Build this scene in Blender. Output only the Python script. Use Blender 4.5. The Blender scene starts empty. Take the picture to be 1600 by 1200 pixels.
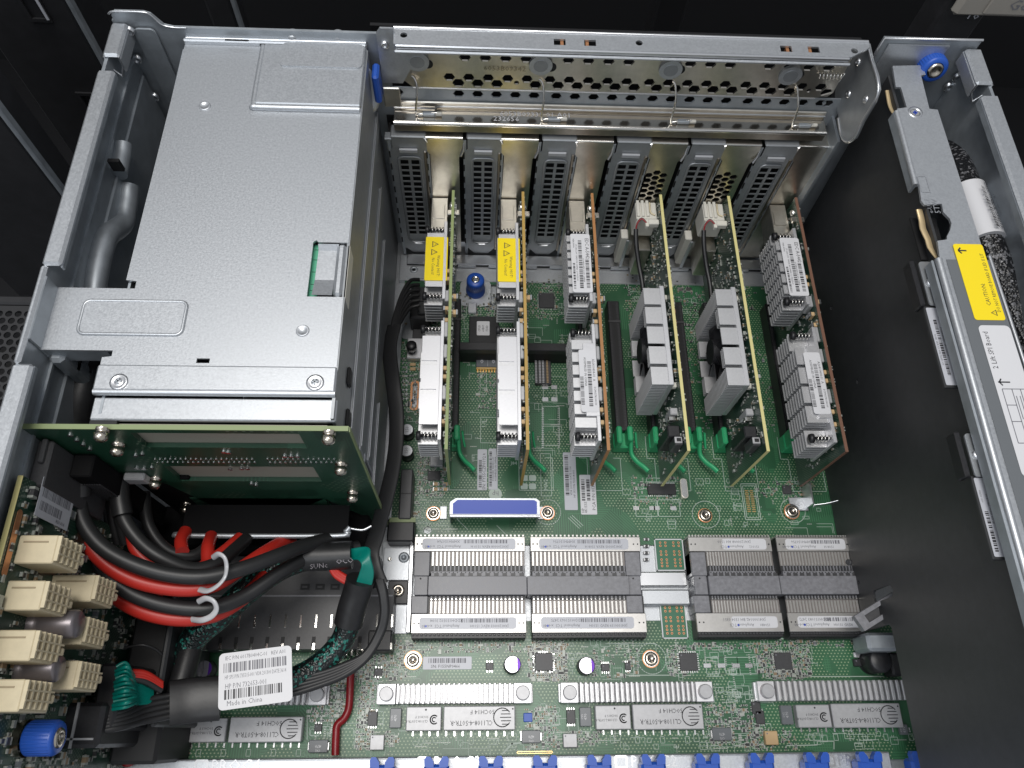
import bpy, math, random
import numpy as np
from mathutils import Vector
random.seed(7)
# ---------------------------------------------------------------- camera, world, light (units: 1 = 1 cm)
S = bpy.context.scene
S.unit_settings.scale_length = 0.01
def _rot(a, b, c):
    ca, sa = math.cos(a), math.sin(a)
    r = np.array([1, 0, 0.]); w = np.array([0, sa, -ca]); d = np.array([0, -ca, -sa])
    Rz = np.array([[math.cos(c), -math.sin(c), 0], [math.sin(c), math.cos(c), 0], [0, 0, 1]])
    r, d, w = Rz @ r, Rz @ d, Rz @ w
    cb, sb = math.cos(b), math.sin(b)
    r, d = cb*r + sb*d, -sb*r + cb*d
    return np.array([r, d, w])
ROT = _rot(0.4306, -0.1069, -0.1064); EYE = np.array([1.5504, -12.9051, 43.1404]); FPX = 1197.5
cam_d = bpy.data.cameras.new('camera'); cam = bpy.data.objects.new('camera', cam_d)
S.collection.objects.link(cam); S.camera = cam
from mathutils import Matrix
cam.matrix_world = Matrix(((ROT[0][0], -ROT[1][0], -ROT[2][0], EYE[0]), (ROT[0][1], -ROT[1][1], -ROT[2][1], EYE[1]),
                           (ROT[0][2], -ROT[1][2], -ROT[2][2], EYE[2]), (0, 0, 0, 1)))
cam_d.sensor_width = 36; cam_d.lens = 36*FPX/1600; cam_d.clip_start = 0.5; cam_d.clip_end = 2000
W = bpy.data.worlds.new('World'); S.world = W; W.use_nodes = True
W.node_tree.nodes['Background'].inputs[0].default_value = (0.90, 0.94, 1.0, 1)
W.node_tree.nodes['Background'].inputs[1].default_value = 0.42
def area(name, loc, target, sx, sy, power, col):
    L = bpy.data.lights.new(name, 'AREA'); L.shape = 'RECTANGLE'; L.size = sx; L.size_y = sy; L.energy = power; L.color = col
    o = bpy.data.objects.new(name, L); S.collection.objects.link(o); o.location = loc
    o.rotation_euler = (Vector(target)-Vector(loc)).to_track_quat('-Z', 'Y').to_euler()
area('ceiling_light', (-8, 6, 125), (-2, 2, 0), 36, 64, 92000, (1, 0.97, 0.93))
area('fill_light', (-60, -75, 150), (0, 0, 0), 120, 40, 75000, (0.90, 0.95, 1))  # added fill lamp without a visible source, softens the contrast
S.view_settings.view_transform = 'Standard'; S.view_settings.look = 'None'; S.view_settings.exposure = 0.0; S.view_settings.gamma = 1.0

# ---------------------------------------------------------------- pixel of the photograph -> point on a known plane of the machine
def _hit(u, v, ax, val):
    d = ROT.T @ np.array([(u-800)/FPX, (v-600)/FPX, 1.]); t = (val-EYE[ax])/d[ax]
    p = EYE + t*d; return (float(p[0]), float(p[1]), float(p[2]))
def A(u, v, z=0.): return _hit(u, v, 2, z)
def AX(u, v, x): return _hit(u, v, 0, x)
def AY(u, v, y): return _hit(u, v, 1, y)
def PB(u0, v0, u1, v1, z):
    um, vm = (u0+u1)/2, (v0+v1)/2
    return A(u0, vm, z)[0], A(u1, vm, z)[0], A(um, v1, z)[1], A(um, v0, z)[1]
def PC(u, v, w, h, z): return PB(u-w/2, v-h/2, u+w/2, v+h/2, z)

# ---------------------------------------------------------------- materials
MATS = {}
def mat(name, col, rough=0.5, metal=0.0, spec=0.5, noise=0.0, nscale=4.0, bump=0.0, bscale=30.0, coat=0.0, emis=None, alpha=None, aniso=None, rvar=0.0):
    m = bpy.data.materials.new(name); m.use_nodes = True; nt = m.node_tree; N = nt.nodes; b = N['Principled BSDF']
    b.inputs['Base Color'].default_value = (*col, 1); b.inputs['Roughness'].default_value = rough; b.inputs['Metallic'].default_value = metal
    b.inputs['Specular IOR Level'].default_value = spec; b.inputs['Coat Weight'].default_value = coat; b.inputs['Coat Roughness'].default_value = 0.15
    tc = N.new('ShaderNodeTexCoord')
    if noise or rvar:
        mp = N.new('ShaderNodeMapping'); nt.links.new(tc.outputs['Object'], mp.inputs[0])
        if aniso: mp.inputs['Scale'].default_value = aniso
        n = N.new('ShaderNodeTexNoise'); n.inputs['Scale'].default_value = nscale; n.inputs['Detail'].default_value = 6; n.inputs['Roughness'].default_value = 0.65
        nt.links.new(mp.outputs[0], n.inputs['Vector'])
        if noise:
            r = N.new('ShaderNodeMapRange'); r.inputs['From Min'].default_value = 0.3; r.inputs['From Max'].default_value = 0.7
            r.inputs['To Min'].default_value = 1-noise; r.inputs['To Max'].default_value = 1+noise
            nt.links.new(n.outputs['Fac'], r.inputs['Value'])
            mx = N.new('ShaderNodeVectorMath'); mx.operation = 'SCALE'; mx.inputs[0].default_value = col
            nt.links.new(r.outputs[0], mx.inputs['Scale']); nt.links.new(mx.outputs[0], b.inputs['Base Color'])
        if rvar:
            r2 = N.new('ShaderNodeMapRange'); r2.inputs['From Min'].default_value = 0.3; r2.inputs['From Max'].default_value = 0.7
            r2.inputs['To Min'].default_value = max(0.03, rough-rvar); r2.inputs['To Max'].default_value = rough+rvar
            nt.links.new(n.outputs['Fac'], r2.inputs['Value']); nt.links.new(r2.outputs[0], b.inputs['Roughness'])
    if bump:
        n2 = N.new('ShaderNodeTexNoise'); n2.inputs['Scale'].default_value = bscale; n2.inputs['Detail'].default_value = 3
        nt.links.new(tc.outputs['Object'], n2.inputs['Vector'])
        bp = N.new('ShaderNodeBump'); bp.inputs['Strength'].default_value = bump; bp.inputs['Distance'].default_value = 0.02
        nt.links.new(n2.outputs['Fac'], bp.inputs['Height']); nt.links.new(bp.outputs[0], b.inputs['Normal'])
    if emis: b.inputs['Emission Color'].default_value = (*emis, 1); b.inputs['Emission Strength'].default_value = 1
    if alpha is not None:
        b.inputs['Alpha'].default_value = alpha
    MATS[name] = m; return m
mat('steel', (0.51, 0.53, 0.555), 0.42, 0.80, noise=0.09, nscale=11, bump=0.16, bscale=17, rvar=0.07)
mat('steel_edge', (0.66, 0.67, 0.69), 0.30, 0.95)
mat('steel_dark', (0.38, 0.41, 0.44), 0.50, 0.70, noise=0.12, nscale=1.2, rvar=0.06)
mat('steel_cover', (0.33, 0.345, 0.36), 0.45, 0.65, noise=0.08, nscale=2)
mat('nickel', (0.70, 0.66, 0.59), 0.30, 1.0, noise=0.10, nscale=2.0, bump=0.15, bscale=3)
mat('nickel_dim', (0.40, 0.36, 0.31), 0.30, 1.0, noise=0.12, nscale=2.5)
mat('aluminium', (0.68, 0.68, 0.70), 0.42, 0.75, noise=0.07, nscale=6, aniso=(1, 12, 1), rvar=0.05)
mat('fin_metal', (0.66, 0.66, 0.67), 0.42, 0.8, noise=0.06, nscale=8)
mat('chrome', (0.80, 0.78, 0.74), 0.15, 1.0)
mat('screw_metal', (0.62, 0.56, 0.48), 0.25, 1.0)
mat('solder', (0.74, 0.74, 0.74), 0.25, 1.0)
mat('tin_strip', (0.48, 0.47, 0.455), 0.38, 0.85, noise=0.06, nscale=5)
mat('gold', (0.72, 0.50, 0.22), 0.32, 0.9)
mat('pad', (0.36, 0.38, 0.35), 0.5, 0.5)
mat('cap_tan', (0.24, 0.17, 0.10), 0.5)
mat('nickel_gloss', (0.62, 0.57, 0.50), 0.13, 1.0, noise=0.06, nscale=1.5)
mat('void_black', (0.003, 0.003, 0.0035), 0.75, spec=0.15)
mat('tab_light', (0.40, 0.41, 0.43), 0.45, 0.3)
mat('bronze_grey', (0.33, 0.31, 0.26), 0.5, 0.3)
mat('copper', (0.62, 0.30, 0.15), 0.4, 0.8)
mat('tan', (0.52, 0.36, 0.19), 0.5)
mat('black_plastic', (0.014, 0.014, 0.016), 0.42, noise=0.3, nscale=5)
mat('black_matte', (0.008, 0.008, 0.009), 0.6)
mat('black_paint', (0.030, 0.031, 0.033), 0.50, noise=0.15, nscale=2, bump=0.06, bscale=60)
mat('grey_plastic', (0.19, 0.19, 0.205), 0.38, noise=0.22, nscale=5, rvar=0.06)
mat('chip', (0.045, 0.045, 0.048), 0.42, noise=0.15, nscale=8)
mat('chip_dark', (0.020, 0.021, 0.023), 0.45)
mat('ferrite', (0.43, 0.43, 0.44), 0.42, 0.35, noise=0.07, nscale=5)
mat('blue_plastic', (0.018, 0.085, 0.42), 0.38)
mat('blue_label', (0.03, 0.07, 0.40), 0.35)
mat('beige_plastic', (0.58, 0.50, 0.34), 0.45, noise=0.05, nscale=3)
mat('beige_dark', (0.30, 0.24, 0.15), 0.5)
mat('white_plastic', (0.62, 0.60, 0.54), 0.4)
mat('green_plastic', (0.035, 0.36, 0.15), 0.38)
mat('teal_wire', (0.0, 0.17, 0.135), 0.35)
mat('red_wire', (0.45, 0.022, 0.014), 0.42)
mat('red_deep', (0.22, 0.008, 0.012), 0.3)
mat('black_wire', (0.016, 0.016, 0.017), 0.45)
mat('black_tube', (0.013, 0.013, 0.014), 0.42, noise=0.25, nscale=4, bump=0.2, bscale=4)
mat('label_white', (0.62, 0.62, 0.64), 0.4)
mat('label_grey', (0.47, 0.48, 0.52), 0.35)
mat('label_yellow', (0.86, 0.66, 0.01), 0.35)
mat('ink', (0.03, 0.03, 0.035), 0.5)
mat('ink_grey', (0.16, 0.16, 0.18), 0.5)
mat('silk', (0.44, 0.52, 0.46), 0.5)
mat('mask_light', (0.035, 0.14, 0.075), 0.35, coat=0.3)
mat('cap_purple', (0.12, 0.02, 0.38), 0.35, 0.3)
mat('cap_top', (0.62, 0.60, 0.66), 0.3, 0.8)
mat('cap_grey', (0.21, 0.19, 0.20), 0.35, 0.6)
mat('clear_tie', (0.50, 0.50, 0.52), 0.25, coat=0.5)
mat('edge_olive', (0.27, 0.33, 0.14), 0.5)
mat('edge_ochre', (0.42, 0.27, 0.07), 0.5)
mat('edge_orange', (0.36, 0.17, 0.06), 0.5)
mat('edge_yellow', (0.62, 0.56, 0.25), 0.5)
mat('edge_brown', (0.17, 0.085, 0.055), 0.5)
mat('edge_green', (0.22, 0.27, 0.13), 0.5)
mat('rack_black', (0.006, 0.006, 0.007), 0.5)
mat('rack_mesh', (0.022, 0.022, 0.024), 0.45)
mat('rack_grey', (0.020, 0.020, 0.022), 0.42, noise=0.2, nscale=1)
mat('rack_tag', (0.30, 0.28, 0.25), 0.5)
mat('segment', (0.13, 0.14, 0.15), 0.3)

def braid(name, dark, light, scale):
    m = bpy.data.materials.new(name); m.use_nodes = True; nt = m.node_tree; N = nt.nodes; b = N['Principled BSDF']
    tc = N.new('ShaderNodeTexCoord'); v = N.new('ShaderNodeTexVoronoi'); v.inputs['Scale'].default_value = scale
    nt.links.new(tc.outputs['Object'], v.inputs['Vector'])
    cr = N.new('ShaderNodeValToRGB'); cr.color_ramp.elements[0].position = 0.74; cr.color_ramp.elements[0].color = (*dark, 1)
    cr.color_ramp.elements[1].position = 0.86; cr.color_ramp.elements[1].color = (*light, 1)
    sp = N.new('ShaderNodeSeparateColor'); nt.links.new(v.outputs['Color'], sp.inputs[0])
    nt.links.new(sp.outputs[0], cr.inputs[0]); nt.links.new(cr.outputs[0], b.inputs['Base Color'])
    bp = N.new('ShaderNodeBump'); bp.inputs['Strength'].default_value = 0.8; bp.inputs['Distance'].default_value = 0.05
    nt.links.new(v.outputs['Distance'], bp.inputs['Height']); nt.links.new(bp.outputs[0], b.inputs['Normal'])
    b.inputs['Roughness'].default_value = 0.3; MATS[name] = m
braid('braid_teal', (0.006, 0.010, 0.010), (0.02, 0.16, 0.13), 9)
braid('braid_black', (0.008, 0.008, 0.009), (0.16, 0.16, 0.17), 9)

def pcb(name, base, via, pitch=0.19, cover=0.5, plane='xy'):
    m = bpy.data.materials.new(name); m.use_nodes = True; nt = m.node_tree; N = nt.nodes; Lk = nt.links.new; b = N['Principled BSDF']
    def math_(op, a, c=None, clampv=False):
        n = N.new('ShaderNodeMath'); n.operation = op; n.use_clamp = clampv
        for i, x in enumerate((a, c)):
            if x is None: continue
            if isinstance(x, (int, float)): n.inputs[i].default_value = x
            else: Lk(x, n.inputs[i])
        return n.outputs[0]
    tc = N.new('ShaderNodeTexCoord'); sx = N.new('ShaderNodeSeparateXYZ'); Lk(tc.outputs['Object'], sx.inputs[0])
    X = sx.outputs['XYZ'.index(plane[0].upper())]; Y = sx.outputs['XYZ'.index(plane[1].upper())]
    yr = math_('DIVIDE', Y, pitch*0.8); row = math_('FLOOR', yr)
    odd = math_('MULTIPLY', math_('MODULO', math_('ABSOLUTE', row), 2.0), 0.5)
    fx = math_('SUBTRACT', math_('FRACT', math_('ADD', math_('DIVIDE', X, pitch), odd)), 0.5)
    fy = math_('SUBTRACT', math_('FRACT', yr), 0.5)
    d = math_('SQRT', math_('ADD', math_('POWER', fx, 2.0), math_('POWER', fy, 2.0)))
    dot = math_('LESS_THAN', d, 0.22)
    n = N.new('ShaderNodeTexNoise'); n.inputs['Scale'].default_value = 0.33; n.inputs['Detail'].default_value = 1.5
    Lk(tc.outputs['Object'], n.inputs['Vector'])
    mask = math_('GREATER_THAN', n.outputs['Fac'], cover)
    # copper tracks showing through the solder mask: families of thin parallel lines switched on by big cells
    vo = N.new('ShaderNodeTexVoronoi'); vo.distance = 'CHEBYCHEV'; vo.inputs['Scale'].default_value = 0.55; Lk(tc.outputs['Object'], vo.inputs['Vector'])
    sc = N.new('ShaderNodeSeparateColor'); Lk(vo.outputs['Color'], sc.inputs[0])
    lx = math_('LESS_THAN', math_('FRACT', math_('DIVIDE', X, 0.13)), 0.35)
    ly = math_('LESS_THAN', math_('FRACT', math_('DIVIDE', Y, 0.13)), 0.35)
    ld = math_('LESS_THAN', math_('FRACT', math_('DIVIDE', math_('ADD', X, Y), 0.18)), 0.35)
    t = math_('ADD', math_('ADD', math_('MULTIPLY', lx, math_('GREATER_THAN', sc.outputs[0], 0.70)),
              math_('MULTIPLY', ly, math_('GREATER_THAN', sc.outputs[1], 0.70))), math_('MULTIPLY', ld, math_('GREATER_THAN', sc.outputs[2], 0.82)), True)
    inv = math_('SUBTRACT', 1.0, mask)
    track = math_('MULTIPLY', t, inv)
    plane_ = math_('GREATER_THAN', sc.outputs[1], 0.45)
    c1 = N.new('ShaderNodeMix'); c1.data_type = 'RGBA'; c1.inputs[6].default_value = (*base, 1); c1.inputs[7].default_value = (base[0]*1.3, base[1]*1.25, base[2]*1.25, 1)
    Lk(plane_, c1.inputs[0])
    c2 = N.new('ShaderNodeMix'); c2.data_type = 'RGBA'; Lk(c1.outputs[2], c2.inputs[6]); c2.inputs[7].default_value = (base[0]*2.2, base[1]*1.8, base[2]*1.9, 1); Lk(track, c2.inputs[0])
    c3 = N.new('ShaderNodeMix'); c3.data_type = 'RGBA'; Lk(c2.outputs[2], c3.inputs[6]); c3.inputs[7].default_value = (*via, 1); Lk(math_('MULTIPLY', dot, mask), c3.inputs[0])
    Lk(c3.outputs[2], b.inputs['Base Color']); b.inputs['Roughness'].default_value = 0.36; b.inputs['Coat Weight'].default_value = 0.25; b.inputs['Coat Roughness'].default_value = 0.25
    MATS[name] = m
pcb('pcb', (0.022, 0.096, 0.042), (0.27, 0.36, 0.22), 0.19, 0.47)
pcb('pcb_card', (0.010, 0.035, 0.022), (0.13, 0.17, 0.13), 0.15, 0.52, 'yz')
pcb('pcb_back', (0.008, 0.040, 0.022), (0.10, 0.15, 0.10), 0.3, 0.62, 'xz')

# ---------------------------------------------------------------- mesh builder
def vsub(a, b): return (a[0]-b[0], a[1]-b[1], a[2]-b[2])
XY = ((1, 0, 0), (0, 1, 0), (0, 0, 1))                 # frames: ex, ey, ez
UPS = ((-1, 0, 0), (0, -1, 0), (0, 0, 1))              # upside-down print seen from the front
DOWN = ((0, -1, 0), (1, 0, 0), (0, 0, 1))              # print read towards the front
UP = ((0, 1, 0), (-1, 0, 0), (0, 0, 1))                # print read towards the rear
FACE = ((1, 0, 0), (0, 0, 1), (0, -1, 0))              # plate standing across, seen from the front
SIDE = ((0, 1, 0), (0, 0, 1), (1, 0, 0))               # plate standing along the machine
_txt = {}
def text_mesh(s):
    if s not in _txt:
        c = bpy.data.curves.new('t', 'FONT'); c.body = s; c.size = 1; c.resolution_u = 1; c.align_x = 'CENTER'; c.align_y = 'CENTER'
        o = bpy.data.objects.new('t', c); me = o.to_mesh()
        _txt[s] = ([tuple(v.co) for v in me.vertices], [tuple(p.vertices) for p in me.polygons]); o.to_mesh_clear()
        bpy.data.objects.remove(o); bpy.data.curves.remove(c)
    return _txt[s]
class MB:
    def __init__(s): s.v = []; s.f = []; s.m = []; s.sm = []; s.mats = []
    def mi(s, m):
        if m not in s.mats: s.mats.append(m)
        return s.mats.index(m)
    def add(s, vs, fs, m, smooth=False):
        k = len(s.v); s.v += vs; i = s.mi(m)
        for f in fs: s.f.append(tuple(k+a for a in f)); s.m.append(i); s.sm.append(smooth)
        return s
    def box(s, x0, x1, y0, y1, z0, z1, m, b=0.0):
        if x0 > x1: x0, x1 = x1, x0
        if y0 > y1: y0, y1 = y1, y0
        if z0 > z1: z0, z1 = z1, z0
        b = min(b, (x1-x0)*.45, (y1-y0)*.45, (z1-z0)*.45)
        if b <= 0:
            vs = [(x, y, z) for x in (x0, x1) for y in (y0, y1) for z in (z0, z1)]
            return s.add(vs, [(0, 1, 3, 2), (4, 6, 7, 5), (0, 4, 5, 1), (2, 3, 7, 6), (0, 2, 6, 4), (1, 5, 7, 3)], m)
        lo, hi = (x0, y0, z0), (x1, y1, z1); vs = []; ix = {}
        for sx in (0, 1):
            for sy in (0, 1):
                for sz in (0, 1):
                    for a in range(3):
                        p = []
                        for k, sg in enumerate((sx, sy, sz)):
                            base = hi[k] if sg else lo[k]; off = 0 if k == a else (-b if sg else b); p.append(base+off)
                        ix[(sx, sy, sz, a)] = len(vs); vs.append(tuple(p))
        fs = []
        for a in range(3):
            o = [k for k in range(3) if k != a]
            for sg in (0, 1):
                q = []
                for (p, r) in ((0, 0), (1, 0), (1, 1), (0, 1)):
                    t = [0, 0, 0]; t[a] = sg; t[o[0]] = p; t[o[1]] = r; q.append(ix[(*t, a)])
                fs.append(tuple(q) if (sg == 1) == (a != 1) else tuple(q[::-1]))
        for a in range(3):
            o = [k for k in range(3) if k != a]
            for p in (0, 1):
                for r in (0, 1):
                    t0 = [0, 0, 0]; t0[o[0]] = p; t0[o[1]] = r; t1 = list(t0); t1[a] = 1
                    fs.append((ix[(*t0, o[0])], ix[(*t1, o[0])], ix[(*t1, o[1])], ix[(*t0, o[1])]))
        for k in range(8):
            t = (k >> 2 & 1, k >> 1 & 1, k & 1); fs.append((ix[(*t, 0)], ix[(*t, 1)], ix[(*t, 2)]))
        return s.add(vs, fs, m)
    def pbox(s, u0, v0, u1, v1, z0, z1, m, b=0.0):
        x0, x1, y0, y1 = PB(u0, v0, u1, v1, z1); return s.box(x0, x1, y0, y1, z0, z1, m, b)
    def quad(s, p, m): return s.add([tuple(a) for a in p], [tuple(range(len(p)))], m)
    def cyl(s, p0, p1, r0, m, r1=None, n=20, caps=True, cap_m=None, smooth=True):
        r1 = r0 if r1 is None else r1; p0 = Vector(p0); p1 = Vector(p1); d = (p1-p0).normalized()
        a = d.orthogonal().normalized(); c = d.cross(a)
        vs = []
        for p, r in ((p0, r0), (p1, r1)):
            for i in range(n):
                t = 2*math.pi*i/n; vs.append(tuple(p + r*(math.cos(t)*a + math.sin(t)*c)))
        s.add(vs, [(i, (i+1) % n, n+(i+1) % n, n+i) for i in range(n)], m, smooth)
        if caps:
            s.add(vs[:n], [tuple(range(n))[::-1]], cap_m or m); s.add(vs[n:], [tuple(range(n))], cap_m or m)
        return s
    def lathe(s, p0, axis, prof, m, n=24, smooth=True):        # prof: (radius, height) pairs
        p0 = Vector(p0); d = Vector(axis).normalized(); a = d.orthogonal().normalized(); c = d.cross(a); vs = []
        for r, h in prof:
            for i in range(n):
                t = 2*math.pi*i/n; vs.append(tuple(p0 + d*h + r*(math.cos(t)*a + math.sin(t)*c)))
        fs = []
        for j in range(len(prof)-1):
            for i in range(n): fs.append((j*n+i, j*n+(i+1) % n, (j+1)*n+(i+1) % n, (j+1)*n+i))
        return s.add(vs, fs, m, smooth)
    def tube(s, pts, r, m, n=10, sub=6, flat=None, closed=False):
        P = [Vector(p) for p in pts]; Q = []
        if len(P) > 2 and sub > 1:
            E = [P[0]*2-P[1]] + P + [P[-1]*2-P[-2]]
            for i in range(1, len(E)-2):
                for k in range(sub):
                    t = k/sub; a, b, c, d = E[i-1], E[i], E[i+1], E[i+2]
                    Q.append(0.5*((2*b)+(c-a)*t+(2*a-5*b+4*c-d)*t*t+(3*b-a-3*c+d)*t**3))
            Q.append(P[-1])
        else: Q = P
        vs = []; T0 = (Q[1]-Q[0]).normalized(); up = Vector(flat) if flat else T0.orthogonal().normalized()
        rr = r if isinstance(r, (tuple, list)) else (r, r)
        for i, q in enumerate(Q):
            T = (Q[min(i+1, len(Q)-1)]-Q[max(i-1, 0)]).normalized()
            if flat: up = Vector(flat)
            side = T.cross(up).normalized(); up2 = side.cross(T).normalized()
            if not flat: up = up2
            for k in range(n):
                t = 2*math.pi*k/n; vs.append(tuple(q + rr[0]*math.cos(t)*side + rr[1]*math.sin(t)*up2))
        L = len(Q); fs = [(i*n+k, i*n+(k+1) % n, (i+1)*n+(k+1) % n, (i+1)*n+k) for i in range(L-1) for k in range(n)]
        s.add(vs, fs, m, True); s.add(vs[:n], [tuple(range(n))[::-1]], m); s.add(vs[-n:], [tuple(range(n))], m)
        return s
    def local(s, vs, fs, o, fr, m, sc=1.0, smooth=False):
        ex, ey, ez = fr; out = []
        for p in vs:
            out.append(tuple(o[k] + sc*(p[0]*ex[k] + p[1]*ey[k] + p[2]*ez[k]) for k in range(3)))
        return s.add(out, fs, m, smooth)
    def plate(s, outline, holes, t, o, fr, m):                 # flat sheet with real holes, thickness t centred on o
        c = bpy.data.curves.new('p', 'CURVE'); c.dimensions = '2D'; c.fill_mode = 'BOTH'; c.extrude = t/2
        for poly in [outline]+list(holes):
            sp = c.splines.new('POLY'); sp.points.add(len(poly)-1); sp.use_cyclic_u = True
            for i, (a, b_) in enumerate(poly): sp.points[i].co = (a, b_, 0, 1)
        ob = bpy.data.objects.new('p', c); me = ob.to_mesh()
        vs = [tuple(v.co) for v in me.vertices]; fs = [tuple(p.vertices) for p in me.polygons]; ob.to_mesh_clear()
        bpy.data.objects.remove(ob); bpy.data.curves.remove(c)
        return s.local(vs, fs, o, fr, m)
    def text(s, t, o, fr, size, m, sx=1.0):
        vs, fs = text_mesh(t); vs = [(a*sx, b, c) for a, b, c in vs]; return s.local(vs, fs, o, fr, m, size)
    def barcode(s, o, fr, w, h, m, seed=1, unit=0.03):         # centred
        rnd = random.Random(seed); x = -w/2
        while x < w/2-unit:
            b = unit*rnd.choice((1, 1, 2, 3)); b = min(b, w/2-x)
            s.local([(x, -h/2, 0), (x+b, -h/2, 0), (x+b, h/2, 0), (x, h/2, 0)], [(0, 1, 2, 3)], o, fr, m); x += b+unit*rnd.choice((1, 1, 2))
        return s
    def line(s, pts, w, z, m, closed=False):                   # silkscreen line on a horizontal board
        P = list(pts)+([pts[0]] if closed else [])
        for a, b in zip(P[:-1], P[1:]):
            d = Vector((b[0]-a[0], b[1]-a[1])); L_ = d.length
            if L_ < 1e-6: continue
            d /= L_; n = Vector((-d.y, d.x))*w/2; e = d*w/2
            s.add([(a[0]-e.x+n.x, a[1]-e.y+n.y, z), (a[0]-e.x-n.x, a[1]-e.y-n.y, z), (b[0]+e.x-n.x, b[1]+e.y-n.y, z), (b[0]+e.x+n.x, b[1]+e.y+n.y, z)], [(0, 1, 2, 3)], m)
        return s
    def build(s, name, parent=None, label=None, cat=None, group=None, kind=None, origin=None):
        o0 = (0, 0, 0)
        if parent is not None: o0 = WORLD[parent.name]
        elif origin is not None: o0 = origin
        me = bpy.data.meshes.new(name); me.from_pydata([vsub(v, o0) for v in s.v], [], s.f)
        for m in s.mats: me.materials.append(MATS[m])
        me.polygons.foreach_set('material_index', s.m); me.polygons.foreach_set('use_smooth', s.sm); me.update()
        o = bpy.data.objects.new(name, me); S.collection.objects.link(o)
        if parent is not None: o.parent = parent; WORLD[o.name] = o0
        else: o.location = o0; WORLD[o.name] = o0
        tag(o, label, cat, group, kind); return o
WORLD = {}
def tag(o, label=None, cat=None, group=None, kind=None):
    if label: o['label'] = label
    if cat: o['category'] = cat
    if group: o['group'] = group
    if kind: o['kind'] = kind
def thing(name, loc, label, cat, group=None):
    o = bpy.data.objects.new(name, None); S.collection.objects.link(o); o.location = loc; o.empty_display_size = 1
    WORLD[o.name] = tuple(loc); tag(o, label, cat, group); return o
def children_of(o): return [c for c in S.collection.objects if c.parent == o]
def copy_tree(o, dx=(0, 0, 0), parent=None):
    c = o.copy(); S.collection.objects.link(c)
    if parent is None: c.location = Vector(o.location)+Vector(dx)
    else: c.parent = parent
    w = WORLD[o.name]; WORLD[c.name] = (w[0]+dx[0], w[1]+dx[1], w[2]+dx[2])
    for ch in children_of(o): copy_tree(ch, dx, c)
    return c
def dup_part(o, dx):                                           # another copy of a part beside the first, under the same thing
    c = o.copy(); S.collection.objects.link(c); c.location = Vector(o.location)+Vector(dx)
    w = WORLD[o.name]; WORLD[c.name] = (w[0]+dx[0], w[1]+dx[1], w[2]+dx[2]); return c
def rrect(x0, x1, y0, y1, r, n=4):
    out = []
    for cx, cy, a0 in ((x1-r, y1-r, 0), (x0+r, y1-r, 90), (x0+r, y0+r, 180), (x1-r, y0+r, 270)):
        for i in range(n+1):
            t = math.radians(a0+90*i/n); out.append((cx+r*math.cos(t), cy+r*math.sin(t)))
    return out
def circle(cx, cy, r, n=20): return [(cx+r*math.cos(2*math.pi*i/n), cy+r*math.sin(2*math.pi*i/n)) for i in range(n)]
def hexa(cx, cy, r, sq=1.0): return [(cx+r*math.cos(math.pi*i/3), cy+r*sq*math.sin(math.pi*i/3)) for i in range(6)]
def rect(x0, x1, y0, y1): return [(x0, y0), (x1, y0), (x1, y1), (x0, y1)]
def smd(mb, x0, x1, y0, y1, n, seed, z=0.0, side=None, sizes=(0.055, 0.10), big=0.12):
    """small soldered components; side=None on a horizontal board, else (x, sign) on a standing card"""
    rnd = random.Random(seed)
    def bx(a0, a1, b0, b1, h, m):
        if side is None: mb.box(a0, a1, b0, b1, z, z+h, m)
        else:
            X, sg = side; mb.box(X, X+sg*h, a0, a1, b0, b1, m)
    g = 0.04
    for _ in range(n):
        a = round(rnd.uniform(x0, x1)/0.11)*0.11; b = round(rnd.uniform(y0, y1)/0.11)*0.11; w = rnd.uniform(*sizes); l = w*1.9
        if rnd.random() < big: w *= 1.7; l = w*1.5
        h = w*rnd.uniform(.4, .8); body = rnd.choice(('cap_tan', 'chip', 'chip_dark', 'chip', 'segment', 'chip', 'cap_tan', 'pad'))
        if rnd.random() < .5: w, l = l, w
        if l > w:
            bx(a-w/2, a+w/2, b-l/2, b-l/2+l*.22, h, 'pad'); bx(a-w/2, a+w/2, b+l/2-l*.22, b+l/2, h, 'pad'); bx(a-w/2+.005, a+w/2-.005, b-l*.28, b+l*.28, h-.004, body)
        else:
            bx(a-w/2, a-w/2+w*.22, b-l/2, b+l/2, h, 'pad'); bx(a+w/2-w*.22, a+w/2, b-l/2, b+l/2, h, 'pad'); bx(a-w*.28, a+w*.28, b-l/2+.005, b+l/2-.005, h-.004, body)
def silk_marks(mb, x0, x1, y0, y1, n, seed, z=0.006):
    """silkscreen outlines, pads and tiny legends round the parts"""
    rnd = random.Random(seed)
    for _ in range(n):
        a = rnd.uniform(x0, x1); b = rnd.uniform(y0, y1); k = rnd.random(); z_ = z+rnd.uniform(0, .002)
        if k < .35:
            w, h = rnd.uniform(.1, .25), rnd.uniform(.08, .2); mb.line(rect(a-w, a+w, b-h, b+h), .022, z_, 'silk', True)
        elif k < .6:
            q = rnd.randint(3, 7); dx, dy = ((.1, 0), (0, .1))[rnd.random() < .5]
            for i in range(q): mb.line([(a+i*dx-.02, b+i*dy), (a+i*dx+.02, b+i*dy)], .045, z_, 'pad')
        elif k < .85:
            [mb.line([(a+i*.07, b), (a+i*.07+.03*(i % 2), b+.09)], .022, z_, 'silk') for i in range(rnd.randint(2, 4))]
        else:
            L_ = rnd.uniform(.4, 1.3); mb.line([(a, b), (a+L_, b), (a+L_, b-rnd.uniform(.1, .6))], .02, z_, 'silk')
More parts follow.
